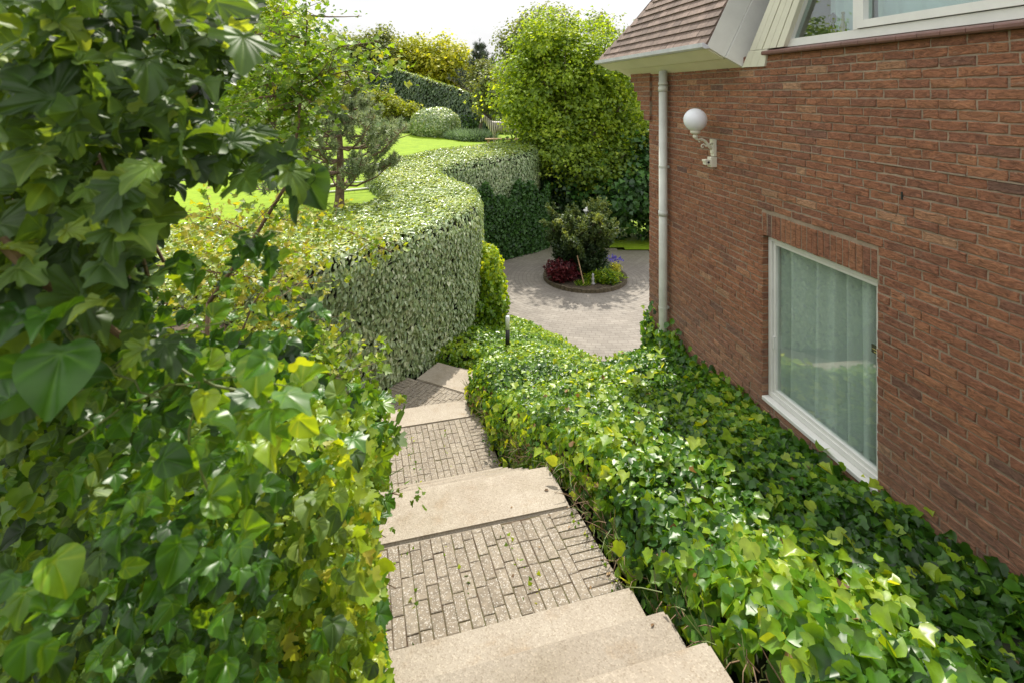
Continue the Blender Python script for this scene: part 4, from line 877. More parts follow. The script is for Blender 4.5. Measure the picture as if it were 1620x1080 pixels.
# ------------------------------------------------------------------ clipped hedges
def clipped(name, label, poly, top, bot, dens, size, mt, rad=.3, lump=.05, skip=(), core=.25, fine=True, cat='hedge'):
    L = Leaves(); Pn, N = hedge_points(poly, top, bot, dens, rad, skip, lump, .9, .08)
    n = len(Pn); T = np.stack([N[:, 0] * .5 - .35, N[:, 1] * .5 - .1, -.9 + N[:, 2] * .3], 1) + rv(n, .38); up_ = N[:, 2:3]
    T = T * (1 - up_) + (np.array([[-.5, -.8, .2]]) + rv(n, .7)) * up_
    tone = np.clip(.38 + .25 * nz2(Pn, .8, 2) + rng.normal(0, .22, n), 0, 1)
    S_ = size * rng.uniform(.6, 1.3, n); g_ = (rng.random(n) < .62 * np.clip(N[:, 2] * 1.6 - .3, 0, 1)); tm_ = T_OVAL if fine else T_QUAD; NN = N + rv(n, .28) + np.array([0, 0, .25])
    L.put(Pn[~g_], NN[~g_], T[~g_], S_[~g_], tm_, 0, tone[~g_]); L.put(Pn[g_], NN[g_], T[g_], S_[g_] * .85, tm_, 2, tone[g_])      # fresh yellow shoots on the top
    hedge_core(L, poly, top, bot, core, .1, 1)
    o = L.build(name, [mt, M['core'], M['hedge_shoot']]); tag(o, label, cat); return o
def hbot(x, y): return np.interp(y, [0, 6, 8.5, 9.6, 10.8, 30], [2.2, 1.4, .65, .5, 0, 0]) + 0 * np.asarray(x)
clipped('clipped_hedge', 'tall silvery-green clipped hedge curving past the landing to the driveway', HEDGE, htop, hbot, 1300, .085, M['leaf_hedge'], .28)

RH = [(-9.6, 39.2), (-1.6, 33.4), (-.9, 34.4), (-8.9, 40.8), (-16, 44), (-16.8, 42)]
def rtop(x, y): return EYE + np.interp(x, [-16, -8.8, -1.3], [3.0, 1.95, -.35])
def rbot(x, y): return EYE + np.interp(x, [-16, -8.8, -1.3], [0, -.9, -2.3])
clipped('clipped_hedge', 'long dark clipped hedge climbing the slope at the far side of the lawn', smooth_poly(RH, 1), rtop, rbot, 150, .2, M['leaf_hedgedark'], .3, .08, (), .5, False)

# ------------------------------------------------------------------ trees
def tree(name, label, base, crown, leafm, nleaf, lsize, trunk_r=.15, cat='tree', group=None, tmpl=T_LEAF3, shell=.38, stems=1, tone=.4, barkm='bark', limbs=16, clump=.35, per=28):
    t = thing(name, label, cat, base, group); base = Vector(base); mb = MB()
    cs = [(Vector(c), r) for c, r in crown]; vol = np.array([r[0] * r[1] * r[2] for _, r in cs]) ** .67; vol /= vol.sum()
    ctr = sum((c for c, _ in cs), Vector()) / len(cs); rd = random.Random(hash(label) % 1000 if False else len(label))
    tops = []
    for k in range(stems):
        off = Vector((rd.uniform(-1, 1), rd.uniform(-1, 1), 0)) * (.0 if stems == 1 else .5); tp_ = cs[k % len(cs)][0] + Vector((rd.uniform(-.2, .2), 0, cs[k % len(cs)][1][2] * .6))
        b0 = base + off * .3; m1 = b0.lerp(tp_, .35) + Vector((rd.uniform(-.1, .1), 0, 0)) + off * .3; m2 = b0.lerp(tp_, .7) + Vector((rd.uniform(-.15, .15), 0, 0))
        mb.tube([b0 - Vector((0, 0, .1)), b0 + Vector((0, 0, .15)), m1, m2, tp_], [trunk_r * 1.3, trunk_r, trunk_r * .7, trunk_r * .45, trunk_r * .1], 9); tops.append((b0, m1, m2, tp_))
    for k in range(limbs):
        c, r = cs[rd.randrange(len(cs))]; a = rd.uniform(0, 6.28); e = Vector((math.cos(a) * r[0], math.sin(a) * r[1], rd.uniform(-.5, .7) * r[2])) * .85 + c
        b0, m1, m2, tp_ = tops[k % stems]; q = rd.random(); st_ = m1.lerp(m2, q) if rd.random() < .7 else b0.lerp(m1, .5 + q * .5); md = st_.lerp(e, .5) + Vector((0, 0, -.08 * (e - st_).length))
        mb.tube([st_, md, e], [trunk_r * .35, trunk_r * .2, .01], 6, 0, False)
        for _ in range(3):
            e2 = md.lerp(e, rd.random()) + Vector((rd.uniform(-1, 1) * r[0], rd.uniform(-1, 1) * r[1], rd.uniform(-.2, .6) * r[2])) * .3; mb.tube([md.lerp(e, .3), e2], [trunk_r * .12, .006], 4, 0, False)
    mb.build('trunk', M[barkm], t, True)
    L = Leaves(); nc = max(8, nleaf // per); idx = rng.choice(len(cs), nc, p=vol)
    C = np.array([cs[i][0] for i in idx]); RR = np.array([cs[i][1] for i in idx]); d = nrm(rv(nc)); q = rng.random((nc, 1)) ** shell
    q = np.where(rng.random((nc, 1)) < .14, rng.uniform(1.0, 1.28, (nc, 1)), q); cc = C + d * RR * q * (1 + .35 * nz2(d * 2.4 + C, 1.0)[:, None]); ms = RR.mean(1, keepdims=True)
    ctone = np.clip(tone + rng.normal(0, .22, nc), 0, 1)
    I = np.repeat(np.arange(nc), per); o = rv(len(I), 1) * np.array([1, 1, .65]) * clump * rng.uniform(.5, 1.2, (nc, 1))[I]
    Pn = cc[I] + o; n = len(Pn); out_ = nrm(d[I] + nrm(o) * .7)
    L.put(Pn, out_ * .6 + rv(n, .5) + np.array([0, 0, .7]), out_ + rv(n, .6) + np.array([0, 0, -.3]), lsize * rng.uniform(.6, 1.35, n), tmpl, 0, np.clip(ctone[I] + rng.normal(0, .14, n), 0, 1))
    L.build('crown', leafm, t); return t
def el(px, py, Y, rx, rz, ry=None):     # crown ellipsoid given at a photo position: radii in pixels
    return (P(px, py, Y), (rx / F * Y, (ry if ry else rx) / F * Y * .9, rz / F * Y))
GT = 'trees beyond the driveway and lawn'
tree('broadleaf_tree', 'big bright yellow-green broadleaf tree behind the round flower bed', (1.9, 20.6, 0), [el(895, 150, 20.6, 92, 110), el(870, 75, 20.6, 55, 55), el(955, 110, 21, 60, 75), el(985, 200, 21, 62, 90), el(858, 200, 20.2, 46, 55), el(825, 160, 20.4, 38, 30), el(900, 245, 20, 75, 55), el(850, 120, 20.6, 45, 50)],
     M['leaf_tree'], 52000, .125, .2, 'tree', GT, limbs=40, stems=3, clump=.24, tone=.5, per=26, shell=.5)
tree('broadleaf_tree', 'grey-green taller tree showing behind the big bright tree', P(875, 330, 26), [el(862, 45, 26, 45, 32), el(812, 75, 26, 26, 36), el(955, 45, 27, 20, 22), el(830, 120, 26, 40, 60)], M['leaf_olive'], 12000, .14, .2, 'tree', GT, clump=.3)
tree('chestnut_shrub', 'dark large-leaved shrub at the driveway edge beside the small lawn strip', (3.7, 19.6, 0), [el(985, 310, 19.5, 62, 52), el(1010, 260, 19.8, 50, 50), el(930, 300, 19.6, 45, 48), el(1060, 300, 19.5, 60, 70)], M['leaf_chestnut'], 16000, .17, .1, 'shrub', None, limbs=14, stems=2, tone=.45, clump=.25)
tree('dark_shrub', 'dark shadowy shrub between the hedge end and the conifer', (1.5, 19.5, 0), [el(880, 300, 19.8, 34, 55), el(905, 270, 19.8, 40, 40)], M['leaf_dark'], 7000, .12, .08, 'shrub', None, limbs=10, stems=2, tone=.3, clump=.25)
tree('flowering_shrub', 'loose pale-tipped shrub below the bright tree, right of the dark shrub', (2.6, 20.0, 0), [el(925, 262, 19.2, 34, 30), el(880, 235, 19.2, 40, 26), el(965, 250, 19.3, 34, 30)], M['leaf_tree'], 7000, .12, .06, 'shrub', None, limbs=10, stems=2, tone=.3, clump=.25)
GY = 'trees on the dune'
tree('yellow_tree', 'yellow-green rounded tree right of centre on the dune skyline', P(705, 140, 44), [el(705, 105, 44, 38, 38), el(725, 120, 44, 24, 30), el(680, 90, 45, 26, 28)], M['leaf_yellow'], 9000, .26, .2, 'tree', GY, clump=.5)
tree('yellow_tree', 'yellow-green tree in the middle of the dune skyline', P(645, 140, 46), [el(650, 95, 46, 38, 30), el(620, 90, 46, 28, 26), el(670, 110, 46, 30, 28)], M['leaf_yellow'], 8000, .26, .2, 'tree', GY, clump=.5, tone=.25)
tree('olive_tree', 'olive-green tree left of the yellow trees on the skyline', P(585, 150, 42), [el(585, 85, 42, 36, 32), el(600, 65, 42, 22, 18), el(560, 100, 42, 30, 36)], M['leaf_olive'], 9000, .22, .2, 'tree', GY, clump=.4)
tree('yellow_shrub', 'small yellow-green tree standing before the dark sloping hedge', P(625, 205, 34), [el(622, 170, 34, 20, 13), el(645, 174, 33.5, 12, 8), el(598, 160, 34.5, 18, 20)], M['leaf_yellow'], 3600, .15, .08, 'tree', None, clump=.22, tone=.1)
tree('willow_tree', 'grey-green shrubby tree at the foot of the dark sloping hedge', P(760, 205, 31), [el(778, 148, 31, 22, 32), el(795, 160, 30, 16, 24), el(765, 122, 36, 18, 24)], M['leaf_olive'], 9000, .15, .1, 'tree', None, clump=.28)
tree('broadleaf_tree', 'light green tall tree at the top left beyond the lawn', P(430, 210, 30), [el(440, 60, 30, 60, 60), el(400, 20, 30, 55, 50), el(470, 110, 30, 60, 50), el(370, 110, 30, 60, 60), el(520, 140, 30.5, 40, 44)], M['leaf_tree'], 22000, .17, .25, 'tree', 'trees left of the lawn', clump=.35, tone=.65)
tree('broadleaf_tree', 'far left tree mostly hidden behind the foreground leaves', P(280, 230, 26), [el(300, 80, 26, 90, 80), el(200, 100, 26, 90, 90), el(330, 170, 26, 60, 40)], M['leaf_tree'], 12000, .2, .25, 'tree', 'trees left of the lawn', clump=.4, tone=.4)
tree('broadleaf_tree', 'hidden tree at the far left edge beyond the lawn', P(60, 230, 26), [el(60, 90, 26, 120, 100)], M['leaf_tree'], 8000, .24, .25, 'tree', 'trees left of the lawn', clump=.5, tone=.4)
# background wood on the dune
L = Leaves()
for i in range(46):
    px = random.uniform(380, 1100); Y = random.uniform(52, 75); py = np.interp(px, [380, 560, 640, 740, 800, 1100], [95, 100, 105, 140, 150, 150]) + random.uniform(-4, 22)
    c = P(px, py, Y); Pn, d = blob_points(c, (3.0, 3.0, 2.8), 420, .3, .3); L.put(Pn, d + rv(len(Pn), .5), d + rv(len(Pn)), .55, T_LEAF3, 0, np.clip(rng.normal(random.uniform(.2, .7), .2, len(Pn)), 0, 1))
tag(L.build('distant_wood', M['leaf_olive']), 'mixed distant wood closing the view behind the dune', 'wood', kind='stuff')

def pine(name, label, base, height, spread, tufts, nl, mt, group=None, trunk_r=.1, lean=0, first=.12, lens=.09, nest=False, seed=3, candle=True):
    t = thing(name, label, 'pine tree', base, group); base = Vector(base); rd = random.Random(seed); mb = MB()
    axis = [base + Vector((lean * q + .03 * math.sin(q * 5), .02 * math.sin(q * 7), height * q)) for q in [0, .05, .25, .5, .75, .93, 1]]
    mb.tube([axis[0] - Vector((0, 0, .1))] + axis, [trunk_r * 1.35, trunk_r * 1.25, trunk_r, trunk_r * .82, trunk_r * .6, trunk_r * .35, trunk_r * .15, .01], 10)
    ends = []; nw = 9
    for wi in range(nw):
        q = first + (1 - first) * wi / nw; o_ = base + Vector((lean * q, 0, height * q)); reach = spread * (1 - .35 * abs(q - .3) - .68 * max(0, q - .45) / .55)
        nb_ = rd.choice((5, 6, 7))
        for b_ in range(nb_):
            a = 6.28 * b_ / nb_ + rd.uniform(-.4, .4); ln = reach * rd.uniform(.65, 1.08); rise = rd.uniform(.05, .5) * ln
            d = Vector((math.cos(a), math.sin(a), 0)); pts = [o_, o_ + d * ln * .3 + Vector((0, 0, -.02 * ln)), o_ + d * ln * .65 + Vector((0, 0, rise * .3)), o_ + d * ln + Vector((0, 0, rise))]
            mb.tube(pts, [trunk_r * .3, trunk_r * .24, trunk_r * .15, .008], 6, 0, False)
            for k in range(tufts):
                u = rd.uniform(.42, 1); p = pts[1].lerp(pts[3], (u - .3) / .7) if u > .3 else pts[1]; sd_ = Vector((-d.y, d.x, 0)) * rd.uniform(-.3, .3) * ln; e = p + sd_ * (1.15 - u * .6) + Vector((0, 0, rd.uniform(.0, .16) * spread * .6))
                mb.tube([p - d * .04, (p + e) / 2 - Vector((0, 0, .02)), e], [.012, .008, .005], 4, 0, False)
                ends.append((e, (e - p).normalized() * .6 + Vector((0, 0, .8)) + d * .4))
    ends.append((axis[-1], Vector((0, 0, 1))))
    mb.build('trunk', M['pinebark'], t, True)
    E = np.array([e for e, _ in ends]); Dn = nrm(np.array([d for _, d in ends])); I = np.repeat(np.arange(len(E)), nl); n = len(I)
    a = rng.uniform(0, 1, (n, 1)); Pn = E[I] - Dn[I] * a * lens * 1.9 + lens * .4 * Dn[I]; dr = nrm(Dn[I] * rng.uniform(.3, 1.1, (n, 1)) + nrm(rv(n)) * .85)
    L = Leaves(); tn = np.repeat(rng.uniform(.1, .8, len(E)), nl); L.put(Pn, rv(n), dr, lens * rng.uniform(.7, 1.25, n), T_BLADE, 0, np.clip(tn + rng.normal(0, .15, n), 0, 1), 2.1)
    if candle:
        k = rng.random(len(E)) < .6; kk = k.sum(); L.put(E[k], rv(kk), np.array([0, 0, 1]) + rv(kk, .15), .13, T_BLADE, 1, None, 2.5); L.put(E[k], rv(kk), np.array([0, 0, 1]) + rv(kk, .15), .12, T_BLADE, 1, None, 2.5)
    L.build('crown', [mt, leafmat('pine_candle', [(.3, .27, .14), (.42, .37, .2)], .7, .1)], t)
    if nest:
        L = Leaves(); c = np.array(axis[-1]) - np.array([-.02, .1, .32]); n = 500; o = rv(n, 1) * np.array([.17, .17, .10]); L.put(c + o, rv(n), o + rv(n, .3), .14, T_BLADE, 0, None, 1.2); tag(L.build('dead_twigs', leafmat('dead_twig', [(.13, .09, .06), (.25, .17, .12)], .8, .1), t), kind='stuff')
    return t
pine('pine_tree', 'young grey-green pine with bare lower trunk standing on the lawn behind the hedge', (-3.85, 12.1, zD(2.55)), 3.0, 1.9, 13, 72, M['needle'], None, .105, 0, .17, .12, True)
pine('pine_tree', 'pine with upright shoots on the skyline above the olive tree', P(598, 150, 44), 4.7, 2.4, 6, 26, M['needledark'], None, .2, 0, .2, .32, False, 5, False)
pine('pine_tree', 'dark open pine on the skyline between the yellow trees and the big bright tree', P(760, 200, 38), 5.9, 2.2, 6, 26, M['needledark'], None, .2, 0, .25, .26, False, 8, False)
pine('pine_tree', 'grey pine crown with pale shoots showing above the nearer pine', P(528, 190, 26), 3.2, 1.6, 6, 36, M['needle'], None, .12, 0, .3, .17, False, 11, True)

# dome bush and border plants
def zg(x, y): return float(zD(lawnD(x, y)))
c = P(688, 190, 31); L = Leaves(); n = 9000; Pn, d = blob_points((c.x, c.y, zg(c.x, c.y) + .65), (1.42, 1.3, 1.0), n, .08, .06, zg(c.x, c.y)); L.put(Pn, d + rv(len(Pn), .35), np.array([0, 0, -.6]) + rv(len(Pn), .6) + d * .6, rng.uniform(.09, .17, len(Pn)), T_QUAD, 0)
tag(L.build('domed_bush', M['leaf_hedge']), 'pale domed clipped bush at the back of the lawn', 'bush')
def clump(name, label, c, r, n, ln, mt, cat='plant', w=1.6, group=None):
    L = Leaves(); a = rng.uniform(0, 6.28, n); q = np.sqrt(rng.random(n)); b = np.stack([c[0] + np.cos(a) * q * r[0], c[1] + np.sin(a) * q * r[1], np.full(n, c[2])], 1)
    z = rng.uniform(0, .6, n) * r[2]; b[:, 2] += z * (1 - q * .3); L.put(b, rv(n), np.stack([np.cos(a) * q * .8, np.sin(a) * q * .8, np.ones(n)], 1) + rv(n, .25), ln * rng.uniform(.6, 1.2, n), T_BLADE, 0, None, w)
    return tag(L.build(name, mt), label, cat, group)
for px, Y, rx, h, lb in ((755, 29, 1.0, .7, 'feathery blue-green border plant right of the domed bush'), (728, 30, .8, .6, 'feathery blue-green border plant touching the domed bush'), (620, 32, 1.3, .6, 'bluish border plants left of the domed bush')):
    c = P(px, 200, Y); clump('border_plant', lb, (c.x, c.y, zg(c.x, c.y)), (rx, .8, h), 2200, .38, M['blue'], 'border plant', 1.6)
L = Leaves(); Pn, d = blob_points((P(700, 200, 33).x, 33.6, zg(-4, 33) + .2), (6, .7, .9), 5000, .5, .2, zg(-4, 33)); L.put(Pn, d + rv(len(Pn), .5), rv(len(Pn)), .2, T_LEAF3, 0)
tag(L.build('shrub_border', M['leaf_dark']), 'dark low shrubs filling the border under the sloping hedge', 'shrubs', kind='stuff')

# zebra statue and wooden bench
def skin_mesh(name, nodes, edges, mt, parent, lvl=2):
    me = bpy.data.meshes.new(name); me.from_pydata([n[0] for n in nodes], edges, []); o = bpy.data.objects.new(name, me); col.objects.link(o)
    m_ = o.modifiers.new('skin', 'SKIN'); m_.use_smooth_shade = True
    for i, n in enumerate(nodes): me.skin_vertices[0].data[i].radius = (n[1], n[2] if len(n) > 2 else n[1])
    me.skin_vertices[0].data[0].use_root = True; s_ = o.modifiers.new('sub', 'SUBSURF'); s_.levels = lvl; s_.render_levels = lvl
    me.materials.append(mt)
    if parent: o.parent = parent; o.matrix_parent_inverse = Matrix.Translation(Vector(parent.location)).inverted()
    return o
zm, zn, zb_, zo = mat('zebra_stripes'); t = zn.nodes.new('ShaderNodeTexCoord'); wv = zn.nodes.new('ShaderNodeTexWave'); wv.inputs['Scale'].default_value = 3.2; wv.inputs['Distortion'].default_value = 2.5; wv.inputs['Detail'].default_value = 1; wv.inputs['Detail Scale'].default_value = .8; wv.bands_direction = 'X'
zn.links.new(t.outputs['Object'], wv.inputs['Vector']); r_ = zn.nodes.new('ShaderNodeValToRGB'); r_.color_ramp.interpolation = 'CONSTANT'; r_.color_ramp.elements[0].color = (.05, .04, .03, 1); r_.color_ramp.elements[1].position = .5; r_.color_ramp.elements[1].color = (.50, .46, .38, 1)
zn.links.new(wv.outputs['Fac'], r_.inputs[0]); zn.links.new(r_.outputs[0], zb_.inputs['Base Color']); zb_.inputs['Roughness'].default_value = .6
zx, zy = P(795, 215, 26.5).x, 26.5; zz_ = zg(zx, zy); zs = .92
def zp(a, b, c): return (zx + a * zs, zy + b * zs, zz_ + c * zs)
zeb = thing('zebra_statue', 'life-size striped zebra statue standing on the lawn beside the hedge', 'zebra statue', (zx, zy, zz_))
nodes = [(zp(.1, 0, .95), .27, .30), (zp(-.35, 0, .97), .25, .28), (zp(.55, 0, .98), .26, .29), (zp(-.62, 0, 1.05), .19, .23), (zp(-.78, 0, 1.22), .13, .17), (zp(-.92, -.04, 1.42), .10, .13), (zp(-1.02, -.1, 1.46), .10, .11), (zp(-1.10, -.16, 1.30), .065, .075), (zp(-1.15, -.2, 1.18), .05, .055),
         (zp(-.42, .14, .62), .09), (zp(-.42, .14, .38), .05), (zp(-.42, .14, .06), .04), (zp(-.42, -.14, .62), .09), (zp(-.45, -.14, .38), .05), (zp(-.45, -.14, .06), .04),
         (zp(.62, .14, .66), .12), (zp(.74, .14, .44), .05), (zp(.70, .14, .06), .04), (zp(.62, -.14, .66), .12), (zp(.74, -.14, .44), .05), (zp(.70, -.14, .06), .04),
         (zp(.8, 0, 1.0), .10), (zp(.9, 0, .75), .03), (zp(.92, 0, .5), .03), (zp(-.98, .04, 1.6), .025), (zp(-1.0, -.17, 1.6), .025)]
skin_mesh('body', nodes, [(0, 1), (0, 2), (1, 3), (3, 4), (4, 5), (5, 6), (6, 7), (7, 8), (1, 9), (9, 10), (10, 11), (1, 12), (12, 13), (13, 14), (2, 15), (15, 16), (16, 17), (2, 18), (18, 19), (19, 20), (2, 21), (21, 22), (22, 23), (6, 24), (6, 25)], zm, zeb)
L = Leaves(); n = 160; q = rng.random((n, 1)); A_ = np.array(zp(-.6, 0, 1.3)); B_ = np.array(zp(-.98, -.05, 1.56)); L.put(A_ + (B_ - A_) * q, rv(n, .2) + np.array([0, 1, 0]), np.array([.4, 0, 1]) + rv(n, .2), .14, T_BLADE, 0, None, 2); L.build('mane', plain('mane', (.05, .04, .03), .8), zeb)
bx, by = P(800, 222, 25.2).x, 25.2; bz = zg(bx, by)
bench = thing('wooden_bench', 'low brown wooden bench in front of the zebra', 'bench', (bx, by, bz))
mb = MB(); 
for k in range(3): mb.box((bx, by - .14 + k * .14, bz + .40), (.95, 0, 0), (0, .06, 0), (0, 0, .022))
mb.build('seat', M['wood'], bench)
for sx in (-.8, .8):
    mb = MB(); mb.box((bx + sx, by, bz + .187), (.05, 0, 0), (0, .16, 0), (0, 0, .187)); mb.build('leg', M['wood'], bench)

# small white football goal on the lawn
gx, gy = P(540, 310, 15.2).x, 15.6
goal = thing('football_goal', 'small white tubular football goal lying on the lawn behind the pine', 'goal', (gx, gy, zg(gx, gy)))
A = P(480, 315, 13.4); B = P(600, 305, 14.4); A.z = zg(A.x, A.y) + .03; B.z = zg(B.x, B.y) + .03; bk = Vector((-.55, 1.15, 0)); A2, B2 = A + bk * .9, B + bk * .9; upv = Vector((0, 0, .62))
mb = MB(); mb.tube([A, B], .028, 10); mb.tube([A2, B2], .022, 10); mb.tube([A, A2], .022, 10); mb.tube([B, B2], .022, 10); mb.build('base_frame', M['white'], goal, True)
for a_ in (A, B): mb = MB(); mb.tube([a_, a_ + upv], .022, 10); mb.build('post', M['pipe'], goal, True)
mb = MB(); mb.tube([A + upv, B + upv], .022, 10); mb.build('crossbar', M['pipe'], goal, True)
mb = MB()
for k in range(13):
    q = k / 12; t0 = A.lerp(B, q); mb.tube([t0 + upv, A2.lerp(B2, q)], .004, 3, 0, False)
for k in range(1, 7):
    q = k / 7; mb.tube([(A + upv).lerp(A2, q), (B + upv).lerp(B2, q)], .004, 3, 0, False)
mb.build('net', M['black'], goal)

# ------------------------------------------------------------------ round bed on the driveway
ic = Vector((2.05, 15.3, 0)); IR = 1.13
bed = thing('round_flower_bed', 'round planting bed edged with dark bricks in the middle of the driveway', 'flower bed', ic)
mb = MB(); nk = 62
for k in range(nk):
    a = 2 * math.pi * k / nk; d = Vector((math.cos(a), math.sin(a), 0)); tt = Vector((-d.y, d.x, 0)); z_ = random.uniform(-.012, .012)
    mb.box(ic + d * IR + Vector((0, 0, .03 + z_)), d * .04, tt * (math.pi * IR / nk * .93), Vector((0, 0, .07)))
mb.build('brick_edging', plain('dark_kerb', (.10, .08, .05), .9, var=.4, scale=12), bed)
mb = MB(); nr, na = 5, 40; vs = [(ic.x, ic.y, .12)]
for r_i in range(1, nr + 1):
    for k in range(na):
        a = 2 * math.pi * k / na; rr_ = (IR - .03) * r_i / nr; vs.append((ic.x + rr_ * math.cos(a), ic.y + rr_ * math.sin(a), .12 - .07 * (r_i / nr) ** 2 + random.uniform(-.01, .01)))
fs = [(0, 1 + k, 1 + (k + 1) % na) for k in range(na)] + [(1 + (i - 1) * na + k, 1 + i * na + k, 1 + i * na + (k + 1) % na, 1 + (i - 1) * na + (k + 1) % na) for i in range(1, nr) for k in range(na)]
mb.add(vs, fs); mb.build('soil', M['soil'], bed, True)
# spreading conifer
con = thing('spreading_conifer', 'dark spreading yew-like conifer with golden tips in the round bed', 'conifer', ic + Vector((-.1, .15, .1)))
mb = MB(); cb = ic + Vector((-.1, .15, .1)); E = []; Dd = []
for k in range(170):
    a = random.uniform(0, 6.28); hgt = random.uniform(.25, 1.95); sp = .42 + .62 * min(1, hgt / 1.5) - max(0, hgt - 1.6) * .7; d = Vector((math.cos(a), math.sin(a), 0)); q = random.uniform(.5, 1.1)
    e = cb + d * sp * q + Vector((0, 0, hgt * .9)); s0_ = cb + Vector((0, 0, hgt * .25)); mb.tube([s0_, s0_.lerp(e, .5) + Vector((0, 0, .05)), e], [.03, .015, .006], 5, 0, False)
    for m_ in range(9):
        u = random.uniform(.45, 1.12); p = s0_.lerp(e, u) + Vector((random.gauss(0, .07), random.gauss(0, .07), random.gauss(0, .05))); E.append(p); Dd.append((e - s0_).normalized() + Vector((random.gauss(0, .3), random.gauss(0, .3), .25)))
mb.build('trunk', M['bark'], con)
E = np.array(E); Dn = nrm(np.array(Dd)); I = np.repeat(np.arange(len(E)), 34); n = len(I); Pn = E[I] + Dn[I] * rng.uniform(-.1, .1, (n, 1)) + rv(n, .02); dr = nrm(Dn[I] * .8 + rv(n, .45))
hgt = (E[:, 2] - .2) / 1.9; outw = np.hypot(E[:, 0] - cb.x, E[:, 1] - cb.y) / 1.1; tn = np.clip(-.2 + .8 * hgt + .35 * outw + rng.normal(0, .14, len(E)), 0, 1)
Lc = Leaves(); Lc.put(Pn, rv(n) + np.array([0, 0, 1]), dr, rng.uniform(.06, .11, n), T_QUAD, 0, np.clip(tn[I] + rng.normal(0, .08, n), 0, 1), .75); Lc.build('crown', M['yew'], con)
# red maple shrub, mixed flowers
L = Leaves(); Pn, d = blob_points((ic.x - .68, ic.y - .42, .35), (.42, .36, .30), 2600, .35, .3, .06); L.put(Pn, rv(len(Pn), .6) + np.array([0, 0, 1]), rv(len(Pn)), .06, T_MAPLE, 0); tag(L.build('red_maple_shrub', M['leaf_red']), 'low purple-red shrub at the left side of the round bed', 'shrub')
L = Leaves(); Pn, d = blob_points((ic.x + .45, ic.y - .55, .22), (.5, .3, .2), 1800, .4, .3, .06); L.put(Pn, rv(len(Pn), .6) + np.array([0, 0, 1]), rv(len(Pn)), .07, T_OVAL, 0); tag(L.build('green_perennial', M['leaf_ivylight']), 'bright green perennial at the front right of the round bed', 'plant')
clump('blue_perennial', 'blue-green leafy perennial right of the conifer in the round bed', (ic.x + .62, ic.y + .05, .1), (.32, .3, .35), 900, .16, M['blue'], 'plant', 3)
L = Leaves(); Pn, d = blob_points((ic.x + .85, ic.y - .1, .34), (.16, .25, .1), 320, .5, .3); L.put(Pn, rv(len(Pn), .6) + np.array([0, 0, 1]), rv(len(Pn)), .05, T_LEAF3, 0); tag(L.build('yellow_flowers', M['flower_y']), 'patch of yellow-green flowers at the right of the round bed', 'flowers')
L = Leaves(); Pn, d = blob_points((ic.x + .9, ic.y + .35, .45), (.25, .2, .1), 70, .5, .3); L.put(Pn, rv(len(Pn), .6) + np.array([0, -.6, .7]), rv(len(Pn)), .06, T_LEAF3, 0); tag(L.build('blue_flowers', M['flower_b']), 'few blue-violet flowers behind the yellow ones in the round bed', 'flowers')
clump('grass_tuft', 'small tuft of grassy leaves at the front of the round bed', (ic.x - .15, ic.y - .75, .08), (.2, .12, .12), 300, .12, M['leaf_ivylight'], 'plant', 1.6)
mb = MB(); mb.tube([ic + Vector((-.12, -.82, .05)), ic + Vector((-.30, -.72, .85))], .014, 8); tag(mb.build('wooden_stake', plain('pale_wood', (.45, .30, .18), .7, var=.2)), 'thin pale wooden stake leaning in the round bed', 'stake')
mb = MB(); cst = ic + Vector((.12, -.72, .08)); mb.lathe(cst, [(.06, 0), (.065, .04), (.03, .06), (.04, .1), (.045, .16), (.02, .2), (.032, .23), (.03, .27), (.004, .3)], 12); tag(mb.build('stone_ornament', plain('grey_stone', (.4, .4, .42), .8, var=.2), None, True), 'small grey stone ornament among the plants under the conifer', 'ornament')
# white lantern behind the conifer
lt = P(931, 350, 16.6); lt.z = 0
lan = thing('garden_lantern', 'white lantern lamp post with finial rising behind the conifer', 'lamp post', lt)
mb = MB(); mb.lathe(lt, [(.09, 0), (.09, .1), (.045, .16), (.04, 1.29), (.055, 1.32), (.055, 1.34)], 16); mb.build('post', M['white'], lan, True)
mb = MB(); mb.lathe(lt + Vector((0, 0, 1.34)), [(.06, 0), (.085, .03), (.12, .25), (.125, .27)], 6); mb.build('lamp_glass', M['curtain'], lan)
mb = MB(); zt_ = P(931, 366, 16.6).z; mb.lathe(lt + Vector((0, 0, 1.61)), [(.17, 0), (.165, .02), (.10, .09), (.05, .14), (.03, .15), (.045, .17), (.03, .2), (.015, .22), (.022, .24), (.004, .29)], 20); mb.build('lamp_roof', M['white'], lan, True)

# bollard lights
def bollard(label, p, h=.56):
    b = thing('bollard_light', label, 'bollard light', p, 'small bollard lights beside the stairs'); p = Vector(p)
    mb = MB(); mb.lathe(p - Vector((0, 0, .12)), [(.04, 0), (.04, .12 + h * .52)], 18); mb.build('post', M['black'], b, True)
    mb = MB(); z0 = h * .52; mb.lathe(p + Vector((0, 0, z0)), [(.038, 0), (.038, h * .42), (.03, h * .46), (.002, h * .48)], 18); mb.build('lamp_head', gm, b, True)
bollard('slim bollard with white lamp head above a black post standing in the ivy ground cover', P(803, 545, 9.95), .53)
bollard('dark bollard post half hidden by leaves at the left edge of the stairs', P(497, 702, 5.9) - Vector((0, 0, .0)), .55)

exec_fore = True
